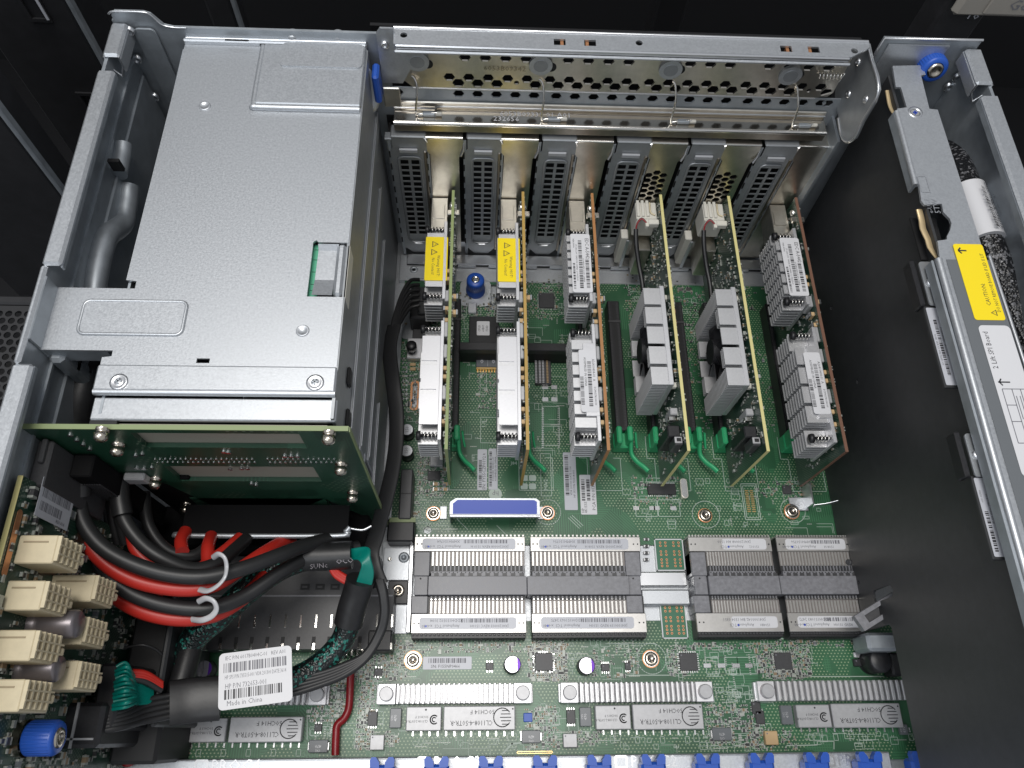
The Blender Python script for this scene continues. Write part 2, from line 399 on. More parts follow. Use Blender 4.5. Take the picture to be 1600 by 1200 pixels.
def screw(parent, u, v, z, r, name='screw', ring=None, h=0.22):
    x, y, _ = A(u, v, z+h); m = MB()
    if ring: m.cyl((x, y, z), (x, y, z+.03), ring, 'copper', n=28); m.cyl((x, y, z+.03), (x, y, z+.06), ring*.88, 'solder', n=28)
    m.lathe((x, y, z), (0, 0, 1), [(r, 0.03), (r, h*.6), (r*.85, h), (r*.45, h), (r*.40, h*.6), (0.001, h*.6)], 'screw_metal', 28)
    for i in range(6):
        t = math.pi*i/3; m.cyl((x+r*.43*math.cos(t), y+r*.43*math.sin(t), z+h-.01), (x+r*.43*math.cos(t), y+r*.43*math.sin(t), z+h+.004), r*.13, 'chip_dark', n=8)
    return m.build(name, parent)

# ================================================================ rack around the machine
b = MB(); b.box(-200, 200, -120, 200, -42, -40, 'rack_black'); b.build('floor', kind='structure')
b = MB(); b.box(-120, 120, 75, 77, -40, 60, 'rack_black'); b.build('back_wall', kind='structure')
def post(u, v, y, w, d, label, m='rack_grey', slots=(), z0=-38, z1=30, edge=True):
    x, _, _ = AY(u, v, y); t = thing('rack_post', (x, y, z0), label, 'rack post')
    b = MB(); b.box(x-w/2, x+w/2, y, y+d, z0, z1, m, .2); b.build('post_body', t)
    if edge: e = MB(); e.box(x+w/2+.03, x+w/2+.25, y-.15, y+.3, z0, z1, 'steel_dark', .05); e.build('edge_strip', t)
    for i, zz in enumerate(slots):
        h = MB(); h.plate(rect(-.55, .55, -.9, .9), [rect(-.35, .35, -.7, .7)], .12, (x+w*.15, y-.08, zz), FACE, 'rack_grey'); h.box(x+w*.15+.38, x+w*.15+.5, y-.2, y-.05, zz-.7, zz+.7, 'label_grey'); h.build('slot_frame', t)
    return t
post(60, 60, 20, 5.0, 3, 'dark rack post with pressed slots at the upper left behind the server', slots=(20, 15.5, 9, 3, -4))
post(-70, 250, 12, 7.5, 2, 'wide dark rack post at the far left edge with a bare metal edge', z1=22)
post(345, 20, 26, 1.6, 2, 'narrow rack post behind the steel drive bay', z1=15)
post(1045, 30, 33, 2.2, 2, 'faint dark rack post behind the middle of the rear panel', 'rack_black', z1=10, edge=False)
post(1500, 30, 22, 2.6, 2, 'dark rack post at the upper right marked with unit number 16', z1=18, edge=False)
t = S.collection.objects['rack_post.004']
x, y, z = AY(1521, 24, 21.6); m = MB(); m.text('16', (x, y, z), FACE, .75, 'label_grey'); m.build('number', t)
x, y, z = AY(1618, -8, 21.0)
t = thing('rack_nameplate', (x, y, z), 'cream plastic nameplate on the rack post at the top right corner', 'nameplate')
m = MB(); m.box(x-3.6, x+4, y, y+.6, z-1.5, z+2.8, 'rack_tag', .25); m.build('plate_frame', t)
m = MB(); m.box(x-2.1, x+3.8, y-.12, y+.01, z-1.15, z+2.5, 'rack_tag', .08); m.text('DL580', (x+.3, y-.14, z+.3), FACE, .85, 'ink_grey'); m.text('Gen9', (x-.1, y-.14, z-.55), FACE, .85, 'ink_grey'); m.build('name_insert', t)
# perforated rack panel at the left
t = thing('perforated_panel', (-24, 0, 10), 'black perforated rack door panel at the left edge of the picture', 'perforated panel')
holes = []
for j in range(24):
    for i in range(20): holes.append(circle(-25.6+i*.44+(.22 if j % 2 else 0), -3.2+j*.385, .17, 10))
m = MB(); m.plate([(-26, -3.6), (-16.6, -3.6), (-16.6, 3.5), (-19.5, 6.1), (-26, 6.1)], holes, .08, (0, 0, 10), XY, 'rack_mesh'); m.build('mesh_sheet', t)
m = MB(); m.box(-27, -19.3, 6.12, 6.6, 9.2, 10.2, 'rack_grey', .1); m.build('frame_bar', t)
m = MB(); m.box(-27, -16.6, -3.6, 6.1, 7.0, 7.2, 'rack_black'); m.build('backing', t)

# ================================================================ server chassis
ch = thing('server_chassis', (5, 1, -0.6), 'open galvanised steel server chassis holding all boards and cards', 'server chassis')
m = MB(); m.box(-15.4, 25.9, -16, 17.5, -.6, -.3, 'steel'); m.build('chassis_floor', ch)
# floor strip behind the board with rivet and the bright slot rail
m = MB(); m.box(-3.7, 21.5, 14.15, 16.2, -.28, .05, 'steel', .03)
m.plate(rrect(-3.2, -1.9, 14.3, 15.4, .15), [], .06, (0, 0, .09), XY, 'steel'); m.lathe((-2.75, 14.95, .1), (0, 0, 1), [(.28, 0), (.25, .08), (.12, .08), (.1, .02), (.001, .02)], 'steel_dark', 18)
m.build('rear_floor_strip', ch)
m = MB(); m.box(-3.2, 20.8, 15.25, 16.0, .30, .42, 'steel_edge', .04); m.box(-3.2, 20.8, 15.3, 15.36, .05, .3, 'black_matte')
for k in range(12):
    m.box(-1.9+k*2.03, -.7+k*2.03, 15.15, 15.27, .12, .34, 'steel', .03)
m.build('slot_rail', ch)
# left wall with folded lip
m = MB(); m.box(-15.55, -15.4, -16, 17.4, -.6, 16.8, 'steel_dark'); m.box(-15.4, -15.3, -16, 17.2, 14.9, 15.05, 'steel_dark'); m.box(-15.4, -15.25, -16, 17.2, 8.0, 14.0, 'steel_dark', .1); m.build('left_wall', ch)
m = MB()
m.box(-15.62, -14.85, 4.0, 14.35, 16.75, 17.0, 'steel', .12); m.box(-15.62, -14.85, -16, -.3, 16.75, 17.0, 'steel', .12)
m.box(-15.62, -15.35, -.3, 4.0, 16.75, 17.0, 'steel', .1); m.box(-14.99, -14.88, 4.0, 14.35, 16.5, 16.8, 'steel_dark', .05); m.box(-14.99, -14.88, -16, -.3, 16.5, 16.8, 'steel_dark', .05)  # inner drop of the rail coloured darker, as if in shade
m.box(-15.62, -14.85, 15.2, 17.3, 16.75, 17.0, 'steel', .12); m.box(-14.97, -14.85, 15.2, 17.3, 16.0, 16.8, 'steel', .05); m.box(-15.62, -15.5, 15.2, 17.3, 16.0, 16.8, 'steel', .05)
for a, c in (((-15.56, 15.2, 16.9), (-15.56, 15.2, 16.35)), ((-15.56, 15.2, 16.35), (-15.15, 15.15, 15.8)), ((-15.15, 15.15, 15.8), (-14.9, 15.2, 16.4)), ((-14.9, 15.2, 16.4), (-14.9, 15.2, 16.9))):
    m.cyl(a, c, .045, 'steel_edge', n=8)
m.build('left_rail', ch)
for path, r in ((((192, 226), (190, 245), (184, 272)), .42), (((200, 292), (197, 320), (190, 350), (168, 368), (158, 392), (150, 430), (146, 462)), .5), (((205, 560), (196, 585)), .3)):
    m = MB(); m.tube([AX(u, v, -15.2) for u, v in path], (r, r*1.15), 'steel_dark', 18, 8); m.build('wall_pressing', ch)
p = AX(190, 258, -14.7); m = MB(); m.box(-15.2, -14.68, p[1]-.1, p[1]+.1, p[2]-.35, p[2]+.35, 'black_matte', .03); m.build('pressing_slot', ch)
for (u, v) in ((110, 545), (128, 560)):
    _, yy, zz = AX(u, v, -14.8); m = MB(); m.box(-15.3, -14.7, yy-.8, yy+.8, zz-1.0, zz+.5, 'steel_dark', .15); m.box(-15.0, -14.65, yy-.35, yy+.3, zz-.7, zz-.6, 'black_matte'); m.build('wall_bracket', ch)
# rear wall, left part
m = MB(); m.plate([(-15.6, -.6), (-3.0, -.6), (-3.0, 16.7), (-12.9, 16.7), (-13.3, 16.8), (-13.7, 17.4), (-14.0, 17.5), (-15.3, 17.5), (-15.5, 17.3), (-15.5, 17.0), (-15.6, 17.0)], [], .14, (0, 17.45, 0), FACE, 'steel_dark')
m.tube([(-15.6, 17.38, 17.35), (-15.3, 17.38, 17.5), (-14.05, 17.38, 17.5), (-13.7, 17.38, 17.35), (-13.4, 17.38, 16.85), (-12.9, 17.38, 16.7), (-12.3, 17.38, 16.7)], .05, 'steel_edge', 8)
m.build('rear_wall', ch)
m = MB(); m.plate(rrect(-14.75, -13.75, 7.5, 16.7, .25), [], .1, (0, 17.25, 0), FACE, 'steel_dark'); st = m.build('corner_strap', ch)
for (u, v) in ((203, 47), (215, 91), (242, 150)):
    x, y, z = AY(u, v, 17.2); m = MB(); m.lathe((x, 17.2, z), (0, -1, 0), [(.24, 0), (.22, .16), (.13, .2), (.12, .1), (.001, .1)], 'steel_edge', 20); m.build('rivet', ch)
# right wall
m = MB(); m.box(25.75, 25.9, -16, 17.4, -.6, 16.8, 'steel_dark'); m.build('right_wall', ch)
m = MB(); m.box(25.1, 25.95, 15.0, 17.3, 16.75, 17.0, 'steel', .12); m.box(25.1, 25.2, 15.0, 17.3, 16.1, 16.8, 'steel', .04); m.box(25.1, 25.95, -16, 14.3, 16.75, 17.0, 'steel', .12); m.box(25.13, 25.22, -16, 14.3, 16.4, 16.8, 'steel_dark', .04)  # long inner lip in dark steel, its shade put into the colour
for a, c in (((25.15, 15.0, 16.9), (25.15, 15.0, 16.4)), ((25.15, 15.0, 16.4), (25.45, 14.9, 15.9)), ((25.45, 14.9, 15.9), (25.88, 15.0, 16.4)), ((25.88, 15.0, 16.4), (25.88, 15.0, 16.9))): m.cyl(a, c, .045, 'steel_edge', n=8)
m.build('right_rail', ch)
m = MB(); m.plate([(20.95, 0), (25.8, 0), (25.8, 17.3), (20.95, 17.3)], [], .12, (0, 17.5, 0), FACE, 'steel_dark')
m.tube([(20.95, 17.42, 16.2), (20.95, 17.42, 17.3), (25.8, 17.42, 17.35)], .07, 'steel_edge', 8, sub=1); m.plate([(21.3, 14.6), (24.1, 14.6), (24.35, 17.0), (21.3, 17.0)], [], .08, (0, 17.38, 0), FACE, 'steel'); m.build('rear_wall_right', ch)
for (u, v) in ((1503, 97), (1497, 121), (1483, 136)):
    x, y, z = AY(u, v, 17.3); m = MB(); m.lathe((x, 17.35, z), (0, -1, 0), [(.28, 0), (.26, .14), (.14, .18), (.12, .08), (.001, .08)], 'steel_edge', 20); m.build('rivet', ch)
# top cross bar over the slots
hz = [circle(u, v, r, 18) for u, v, r in ((-2.1, 17.0, .17), (9.05, 16.95, .17), (19.5, 16.85, .17))]
sq = [rect(x-.28, x+.28, 16.66, 17.05) for x in (5.25, 6.7, 16.15, 17.5)]
m = MB(); m.plate([(-2.55, 16.42), (19.25, 16.42), (20.3, 17.1), (20.35, 17.5), (-2.6, 17.5)], hz+sq, .1, (0, 0, 16.95), XY, 'steel')
m.box(-2.5, 19.2, 16.30, 16.43, 16.76, 17.02, 'steel_edge', .05); m.box(-2.55, 19.3, 16.18, 16.32, 16.62, 16.8, 'steel', .06); m.cyl((-2.6, 17.5, 16.98), (20.3, 17.5, 16.98), .09, 'steel_edge', n=10)
m.box(-2.4, 19.1, 16.5, 17.4, 16.55, 16.6, 'black_matte')
for x, s in ((5.25, 1), (6.7, -1), (16.15, 1), (17.5, -1)): m.box(x+s*.05, x+s*.2, 16.55, 17.1, 16.62, 16.88, 'copper')
m.build('top_cross_bar', ch)
# left end tab of the bar
m = MB(); m.plate([(-3.4, 14.0), (-2.4, 14.0), (-1.9, 15.0), (-1.6, 15.8), (-1.6, 16.2), (-2.5, 16.9), (-2.6, 17.3), (-3.2, 17.3), (-3.4, 17.0)], [], .1, (0, 17.1, 0), FACE, 'steel'); m.lathe((-3.05, 17.05, 16.4), (0, -1, 0), [(.2, 0), (.18, .14), (.1, .16), (.1, .06), (.001, .06)], 'steel_edge', 18); m.build('bar_end_tab', ch)
# vent wall behind
holes = []
xs0 = -3.2
for k in range(4):
    for i in range(5): holes.append(hexa(-1.15+k*5.08+1.55+i*.98, 13.1, .3, .85))
holes += [hexa(-2.75, 13.1, .3, .85), hexa(19.95, 13.1, .3, .85)]
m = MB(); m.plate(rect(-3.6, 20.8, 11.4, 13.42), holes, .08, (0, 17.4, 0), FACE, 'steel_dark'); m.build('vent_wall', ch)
m = MB(); m.box(-4, 21, 19.2, 19.4, 5, 15.6, 'rack_black'); m.build('vent_backing', ch)

# ================================================================ slider plate with four big rivets
sl = thing('retention_slider', (8, 17.2, 14), 'flat satin steel slider plate with hexagonal holes and four round rivets', 'slider plate')
holes = []
for k in range(4):
    x0 = -1.15+k*5.08+(0 if k < 3 else -.1)
    for i in range(4): holes.append(hexa(x0+1.9+i*1.0, 15.62, .29, .9))
    for i in range(5):
        holes.append(hexa(x0+1.0+i*.98+.1, 14.35, .29, .95))
        if i < 5 and not (i == 3 and k in (0, 3)): holes.append(hexa(x0+1.55+i*.98, 13.98, .31, .95))
    if k in (0, 3): holes.append(circle(x0+1.6+2.9, 14.1, .13, 12))
m = MB(); m.plate([(-2.5, 14.2), (-1.9, 13.62), (19.0, 13.62), (19.8, 14.0), (19.8, 16.2), (-1.6, 16.2), (-2.5, 15.3)], holes, .1, (0, 17.25, 0), FACE, 'nickel')
m.cyl((-1.9, 17.19, 13.6), (19.0, 17.19, 13.6), .035, 'steel_edge', n=8); m.build('slider_sheet', sl)
for (u, v) in ((652, 97), (845, 103), (1048, 110), (1235, 119)):
    x, y, z = AY(u, v, 17.05); m = MB(); m.cyl((x, 17.2, z), (x, 17.04, z), .58, 'steel_cover', n=32, cap_m='steel'); m.cyl((x, 17.04, z), (x, 17.02, z), .36, 'steel_edge', n=28, cap_m='steel_cover'); m.build('rivet', sl)
for (u, v) in ((668, 100), (861, 105), (1062, 109), (1248, 117)):
    x, y, z = AY(u, v, 17.19); m = MB(); m.cyl((x, 17.21, z), (x, 17.17, z), .27, 'black_matte', n=20); m.build('rivet_slot', sl)
m = MB(); m.text('6053B09342 01 A01', (3.4, 17.17, 15.0), FACE, .42, 'nickel_dim'); m.build('stamped_text', sl, kind='stuff')

# ================================================================ hinged card retention bar (dimpled)
fl = thing('card_retention_bar', (8, 16.3, 12), 'long shiny nickel retention bar with a stamped number above the card brackets', 'retention bar')
X0, X1 = -3.0, 20.1
m = MB(); m.box(X0, X1, 16.3, 17.45, 12.1, 12.18, 'nickel_gloss', .02); m.build('glossy_sheet', fl)
m = MB(); m.tube([(X0, 17.1, 12.3), (X0+2.2, 17.1, 12.3), (X0+2.6, 17.2, 12.34), (X0+9, 17.2, 12.34), (X1, 17.2, 12.34)], .05, 'steel_edge', 8, sub=2); m.box(X0+.3, X1, 17.2, 17.34, 12.18, 12.62, 'nickel', .05); m.build('rear_crease', fl)
m = MB(); m.cyl((X0, 16.3, 12.05), (X1, 16.3, 12.05), .12, 'chrome', n=12); m.box(X0, X1, 16.26, 16.34, 11.5, 12.05, 'nickel_dim'); m.build('rolled_edge', fl)
m = MB(); m.text('6053B09339 01 A01', (4.45, 16.95, 12.19), XY, .46, 'label_white'); m.text('232656', (2.9, 16.6, 12.19), XY, .46, 'label_white'); m.build('stamped_number', fl, kind='stuff')
for (u0, v0, u1, v1) in ((647, 122, 650, 178), (846, 127, 846, 186), (1054, 130, 1048, 190), (1246, 138, 1238, 196)):
    a = AY(u0, v0, 17.05); c = A(u1, v1, 12.3); t = (a[0], 17.05, a[2])
    m = MB(); m.tube([(a[0]-.12, 17.1, a[2]+.1), t, (a[0]+.12, 16.9, a[2]-.3), ((a[0]+c[0])/2+.1, (17.0+c[1])/2-.15, (a[2]+12.25)/2+.15), (c[0], c[1], 12.32), (c[0]+.2, c[1]-.02, 12.32), (c[0]+1.1, c[1]+.02, 12.4)], .055, 'chrome', 8); m.box(c[0]+.35, c[0]+1.0, c[1]-.1, c[1]+.12, 12.2, 12.42, 'steel_dark', .04); m.box(c[0]+1.02, c[0]+1.35, c[1]-.06, c[1]+.1, 12.26, 12.42, 'white_plastic', .03); m.build('spring_wire', fl)
pts = [AX(u, v, 20.6) for u, v in ((1338, 66), (1358, 68), (1364, 95), (1372, 118), (1375, 140), (1368, 160), (1350, 190), (1338, 216), (1325, 222), (1316, 210), (1312, 185), (1306, 150), (1310, 110))]
m = MB(); m.plate([(p[1], p[2]) for p in pts], [], .12, (20.6, 0, 0), SIDE, 'steel_cover')
pe = [(20.52, p[1], p[2]) for p in pts[1:11]]; m.tube(pe, .07, 'steel_edge', 8, sub=3)
for u, v in ((1340, 97), (1352, 155), (1325, 147)):
    p = AX(u, v, 20.5); m.lathe((20.53, p[1], p[2]), (-1, 0, 0), [(.2, 0), (.17, .1), (.08, .1), (.07, .03), (.001, .03)], 'steel_edge', 16)
m.build('end_plate', ch)
# blue release tab at the left end of the bar
bl = thing('release_tab', (-3.3, 16.8, 13.5), 'small blue plastic release tab between the drive bay and the vent wall', 'release tab')
p0 = A(591, 122, 14.2); m = MB(); m.box(p0[0]-.14, p0[0]+.20, 16.0, 17.0, 13.6, 15.35, 'blue_plastic', .1); m.build('tab_body', bl)
m = MB(); m.box(p0[0]+.24, p0[0]+1.1, 16.5, 16.62, 12.9, 14.2, 'nickel', .05); m.tube([(p0[0]-.95, 16.7, 15.6), (p0[0]-.5, 16.6, 15.2), (p0[0]-.25, 16.4, 14.4), (p0[0]-.3, 16.1, 13.4), (p0[0]-.9, 15.8, 12.9)], (.3, .04), 'steel', 8, flat=(0, 1, .2)); m.build('spring_arm', bl)
m = MB(); m.tube([(19.6, 16.9, 15.0)]+[(18.4-.0+i*.045, 16.95+.16*math.cos(i*1.57), 15.35+.16*math.sin(i*1.57)) for i in range(0, 30)][::-1], .03, 'chrome', 6, sub=2)
t2 = m.build('coil_spring', origin=(18.8, 16.9, 15.3)); tag(t2, 'tiny chrome coil spring near the right end of the slider plate', 'spring')

# ================================================================ slot covers
P = 4.064
def slot_cover(k, label):
    cx = -2.36+P*k; t = thing('slot_cover', (cx, 16.1, .5), label, 'slot cover', 'perforated slot covers between the card brackets')
    holes = []
    for j in range(15):
        for s in (-1, 1):
            z = 9.25-j*.47; holes.append(rect(cx+s*.3-.22, cx+s*.3+.22, z-.18, z+.18))
    m = MB(); m.plate([(cx-.45, .5), (cx+.4, .5), (cx+.82, 1.1), (cx+.86, 9.6), (cx+1.0, 9.95), (cx+1.0, 11.2), (cx-.85, 11.2), (cx-.85, 10.4), (cx-1.02, 10.1), (cx-.90, 1.1)], holes, .04, (0, 16.1, 0), FACE, 'steel_cover'); m.build('cover_sheet', t)
    m = MB(); pts = [(x, 16.03, z) for x, z in rrect(cx-.62, cx+.62, 1.75, 9.75, .3)]; m.tube(pts+[pts[0]], .055, 'steel_cover', 6, sub=1); m.build('embossed_rim', t)
    m = MB(); m.box(cx-.5, cx+.5, 15.92, 16.06, 10.15, 10.42, 'tab_light', .03); m.build('window_tab', t)
    m = MB(); m.tube([(cx-.3, 16.0, 1.75), (cx-.2, 15.97, 1.68), (cx+.2, 15.97, 1.68), (cx+.3, 16.0, 1.75)], .06, 'steel_edge', 8); m.build('bottom_lip', t)
    m = MB(); m.box(cx-.9, cx+1.0, 16.05, 16.9, 11.15, 11.3, 'steel_cover', .06); m.cyl((cx+.95, 16.05, 11.2), (cx+1.1, 16.25, 10.6), .07, 'steel_edge', n=8); m.build('top_flange', t)
    return t
names = ['perforated grey slot cover beside the steel drive bay, left of the first card', 'perforated grey slot cover between the two cards with yellow hot warning labels', 'perforated grey slot cover left of the card with the orange-brown board and white label',
         'perforated grey slot cover left of the first fan card with the white plug', 'perforated grey slot cover between the two fan cards', 'perforated grey slot cover right of the second fan card, beside the rightmost card']
for k in range(6): slot_cover(k, names[k])
# perforated dividers behind the covers
for k in range(12):
    x = -3.42+k*2.032; m = MB(); hl = []
    for j in range(10): hl.append(rect(16.0-.25, 16.0+.05, 1.2+j*.95, 1.65+j*.95))
    m.box(x, x+.12, 16.15, 17.3, .2, 11.0, 'black_matte')
    m.box(x-.02, x+.14, 16.12, 16.17, .2, 11.0, 'steel_dark')
    for j in range(9): m.box(x-.03, x+.05, 16.08, 16.12, 1.6+j*1.0, 2.1+j*1.0, 'black_matte')
    m.build('slot_divider', ch)
m = MB(); hl = [rect(-3.42+.1, -3.42+.38, 1.3+j*.62, 1.62+j*.62) for j in range(14)]
m.plate(rect(-3.5, -2.95, .8, 10.9), hl, .08, (0, 16.22, 0), FACE, 'steel_cover'); m.box(-3.6, -2.6, 16.1, 16.6, 10.9, 11.05, 'steel', .04); m.build('slot_side_strip', ch)
m = MB(); m.box(-3.5, 20.8, 17.32, 17.42, .1, 11.5, 'black_matte'); m.build('slot_backing', ch)
m = MB(); m.box(20.55, 20.7, 15.6, 17.4, .2, 12.2, 'steel_dark'); m.build('slot_cage_side', ch)

# ================================================================ steel drive bay (left)
db = thing('drive_bay', (-8.3, 8, 0), 'large bright galvanised steel drive bay box with a folded top cover', 'drive bay')
m = MB(); m.plate([(-12.55, 17.1), (-12.72, 3.95), (-12.3, 3.9), (-12.3, 3.55), (-15.3, 3.55), (-15.35, .75), (-12.6, .75), (-12.6, .5), (-12.95, .45), (-12.95, -.05), (-3.95, -.05), (-3.95, 3.3), (-5.42, 3.3), (-5.42, 5.95), (-5.3, 6.05), (-5.2, 5.95), (-3.95, 5.95), (-3.95, 17.1)], [rect(-9.35, -8.85, .25, .45)], .12, (0, 0, 15.94), XY, 'steel'); m.build('top_cover', db)
m = MB(); m.box(-12.6, -3.95, 17.1, 17.3, 15.95, 16.25, 'steel', .06); m.box(-12.5, -3.95, 17.25, 17.5, 16.15, 16.27, 'steel_edge', .04); m.box(-10.6, -9.5, 17.13, 17.2, 16.26, 16.3, 'black_matte'); m.box(-9.0, -8.3, 17.02, 17.12, 16.05, 16.15, 'black_matte'); m.build('rear_lip', db)
m = MB(); zt = 16.22   # raised plateau with sloped sides
o_ = [(-8.95, 17.05), (-8.95, 13.25), (-8.75, 12.95), (-3.98, 12.95)]
m.box(-8.75, -3.97, 13.35, 17.08, 16.0, zt, 'steel', .05)
m.tube([(-8.82, 17.0, 16.08), (-8.82, 13.5, 16.08), (-8.7, 13.28, 16.08), (-8.5, 13.22, 16.08), (-4.0, 13.22, 16.08)], .15, 'steel', 12, sub=5)
m.build('raised_panel', db)
m = MB(); m.plate(rrect(-7.9, -4.05, 15.6, 17.1, .25), [], .07, (0, 0, 16.26), XY, 'steel'); rp = m.build('riveted_strip', db)
for u, v in ((457, 54), (528, 55)):
    x, y, z = A(u, v, 16.3); m = MB(); m.lathe((x, y, 16.29), (0, 0, 1), [(.30, 0), (.28, .12), (.2, .16), (.15, .13), (.001, .13)], 'steel', 22); m.build('rivet', db)
for u, v in ((320, 166), (473, 517)):
    x, y, z = A(u, v, 16.0); m = MB(); m.lathe((x, y, 16.0), (0, 0, 1), [(.27, 0), (.24, .05), (.2, .05), (.16, .01), (.001, .012)], 'steel', 22); m.build('embossed_dimple', db)
m = MB(); m.plate(rrect(-14.1, -10.1, 1.45, 2.95, .2), [], .08, (0, 0, 16.02), XY, 'steel'); pts = [(x, y, 16.03) for x, y in rrect(-14.1, -10.1, 1.45, 2.95, .25)]; m.tube(pts+[pts[0]], .07, 'steel', 8, sub=1); m.build('arm_emboss', db)
m = MB(); m.box(-15.42, -15.3, .75, 3.55, 15.2, 16.9, 'steel_dark', .04); m.box(-15.3, -12.9, .78, .86, 15.0, 15.9, 'steel_dark'); m.build('arm_fold', db)
m = MB(); m.box(-12.98, -3.9, -1.0, .1, 15.98, 16.14, 'steel', .08); m.cyl((-12.95, -1.0, 16.0), (-3.9, -1.0, 16.0), .14, 'steel', n=14); m.build('front_flange', db)
m = MB(); m.box(-13.0, -3.85, -2.05, -1.12, 15.55, 15.78, 'steel', .05); m.box(-13.0, -12.0, -2.2, -2.0, 15.3, 15.7, 'black_matte'); m.build('front_lip', db)
for u, v in ((185, 596), (492, 597)):
    x, y, z = A(u, v, 16.2); m = MB(); m.lathe((x, y, 16.14), (0, 0, 1), [(.34, 0), (.34, .04), (.25, .06), (.2, .02), (.12, .06), (.001, .1)], 'steel_edge', 24)
    m.box(x-.12, x+.12, y-.03, y+.03, 16.2, 16.26, 'steel_dark'); m.box(x-.03, x+.03, y-.12, y+.12, 16.2, 16.26, 'steel_dark'); m.build('screw', db)
mat('green_handle', (0.10, 0.42, 0.26), 0.4)
RIBZ = [12.6, 9.6, 6.9, 4.6]
# side wall of the bay with vertical pressings
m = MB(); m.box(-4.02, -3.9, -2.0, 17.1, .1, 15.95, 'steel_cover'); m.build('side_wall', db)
for i, (zz, d, ya, yb) in enumerate(((RIBZ[0], .12, -1.3, 16.4), (RIBZ[1], .12, -1.0, 14.0), (RIBZ[2], .12, -.6, 12.5), (RIBZ[3], .12, -1.6, 3.5))):
    m = MB(); m.box(-3.92, -3.9+d, ya, yb, zz-.9, zz, 'steel_cover', .04); m.tube([(-3.9+d, ya+.2, zz), (-3.9+d, yb, zz)], .035, 'steel_edge', 6, sub=1); m.build('side_rib', db)
m = MB(); m.box(-5.5, -5.1, 3.2, 6.1, 15.5, 15.62, 'green_handle', .03)
for yy in (3.8, 4.1, 4.7, 5.3, 5.8): m.box(-5.42, -5.2, yy, yy+.02, 15.62, 15.63, 'black_matte')
m.build('handle_strip', db)
m = MB(); m.add([(-5.22, 5.9, 15.95), (-4.35, 5.9, 15.95), (-4.4, 5.7, 15.75), (-5.22, 5.7, 15.75), (-5.24, 4.25, 15.75), (-4.45, 4.25, 15.75), (-5.24, 3.38, 16.0), (-4.42, 3.38, 16.0)], [(3, 2, 1, 0), (4, 5, 2, 3), (6, 7, 5, 4)], 'steel'); m.box(-4.42, -4.0, 3.35, 5.92, 15.2, 16.03, 'steel', .14); m.box(-3.97, -3.88, 3.3, 5.85, 15.0, 15.95, 'white_plastic', .02); m.build('latch_handle', db)
for (u, v) in ((547, 590), (545, 655)):
    yy, zz = AX(u, v, -3.8)[1:]; m = MB(); m.box(-3.92, -3.75, yy-.4, yy+.4, zz-.3, zz+.3, 'black_matte', .08); m.build('side_slot', db)
m = MB(); m.box(-12.9, -4.05, -1.9, -1.7, 1, 15.3, 'black_matte'); m.box(-12.7, -12.6, -1.8, 17, 0, 15.8, 'steel_dark'); m.build('front_wall', db)
m = MB(); z = 3.4; m.box(-3.88, -3.84, -1.9, -.6, 5, 8, 'label_grey'); m.barcode((-3.83, -1.25, 6.5), SIDE, 1.0, 2.4, 'ink', 3); m.build('side_label', db)
# black cylinder between bay and wall
cy = thing('black_hose', (-13.6, 2, 11), 'thick black plastic sleeve between the left wall and the steel bay', 'sleeve')
m = MB(); a = A(137, 575, 13.0); c = A(118, 668, 12.0); m.tube([(a[0], a[1]+.3, 13.4), (a[0], a[1], 13.0), ((a[0]+c[0])/2, (a[1]+c[1])/2, 12.6), (c[0], c[1], 12.0), (c[0], c[1]-1, 11.6)], .62, 'black_tube', 20); m.build('sleeve_body', cy)

# ================================================================ backplane board in front of the bay
bk = thing('backplane_board', (-9.4, -2.3, 8), 'upright green backplane circuit board with long slots in front of the steel bay', 'circuit board')
def zf(u, v): return AY(u, v, -2.42)
def hole(u0, v0, u1, v1):
    a = zf(u0, v0); c = zf(u1, v1); return rect(a[0], c[0], c[2], a[2])
sl_ = [hole(203, 677, 480, 701), hole(256, 729, 503, 753), hole(296, 779, 520, 800)]
m = MB(); m.plate([(-15.5, 15.65), (-3.35, 15.65), (-3.35, .8), (-7, .8), (-10.5, .8), (-12.6, 8.8), (-15.5, 11)], sl_, .2, (0, -2.3, 0), FACE, 'pcb_back'); m.build('board_panel', bk)
m = MB(); m.box(-15.5, -3.35, -2.4, -2.2, 15.66, 15.70, 'edge_green'); m.box(-3.34, -3.30, -2.4, -2.2, .8, 15.6, 'edge_green'); m.build('board_edge', bk)
m = MB(); m.box(-12.5, -4.2, -2.19, -2.1, 12.9, 15.5, 'bronze_grey'); m.build('drive_face', db)
m = MB(); m.box(-12.3, -4.2, -2.19, -2.1, 9.0, 12.4, 'bronze_grey'); m.build('drive_face', db)
m = MB(); m.box(-11.0, -4.4, -2.19, -2.1, 3.5, 8.0, 'chip_dark'); m.build('drive_face', db)
for u, v in ((513, 690), (532, 738), (550, 781), (568, 819), (157, 685), (182, 708), (241, 760), (289, 799)):
    x, y, z = AY(u, v, -2.8); m = MB(); m.lathe((x, -2.4, z), (0, -1, 0), [(.25, 0), (.25, .1), (.2, .12), (.2, .2), (.27, .22), (.25, .42), (.14, .52), (.001, .52)], 'screw_metal', 18); m.build('screw', bk)
m = MB()
for i in range(36):
    for j in range(2):
        if 20 <= i <= 21: continue
        x, y, z = zf(242+i*8+j*4, 718+j*5); m.cyl((x, -2.4, z), (x, -2.43, z), .06, 'solder', n=6)
rnd = random.Random(3)
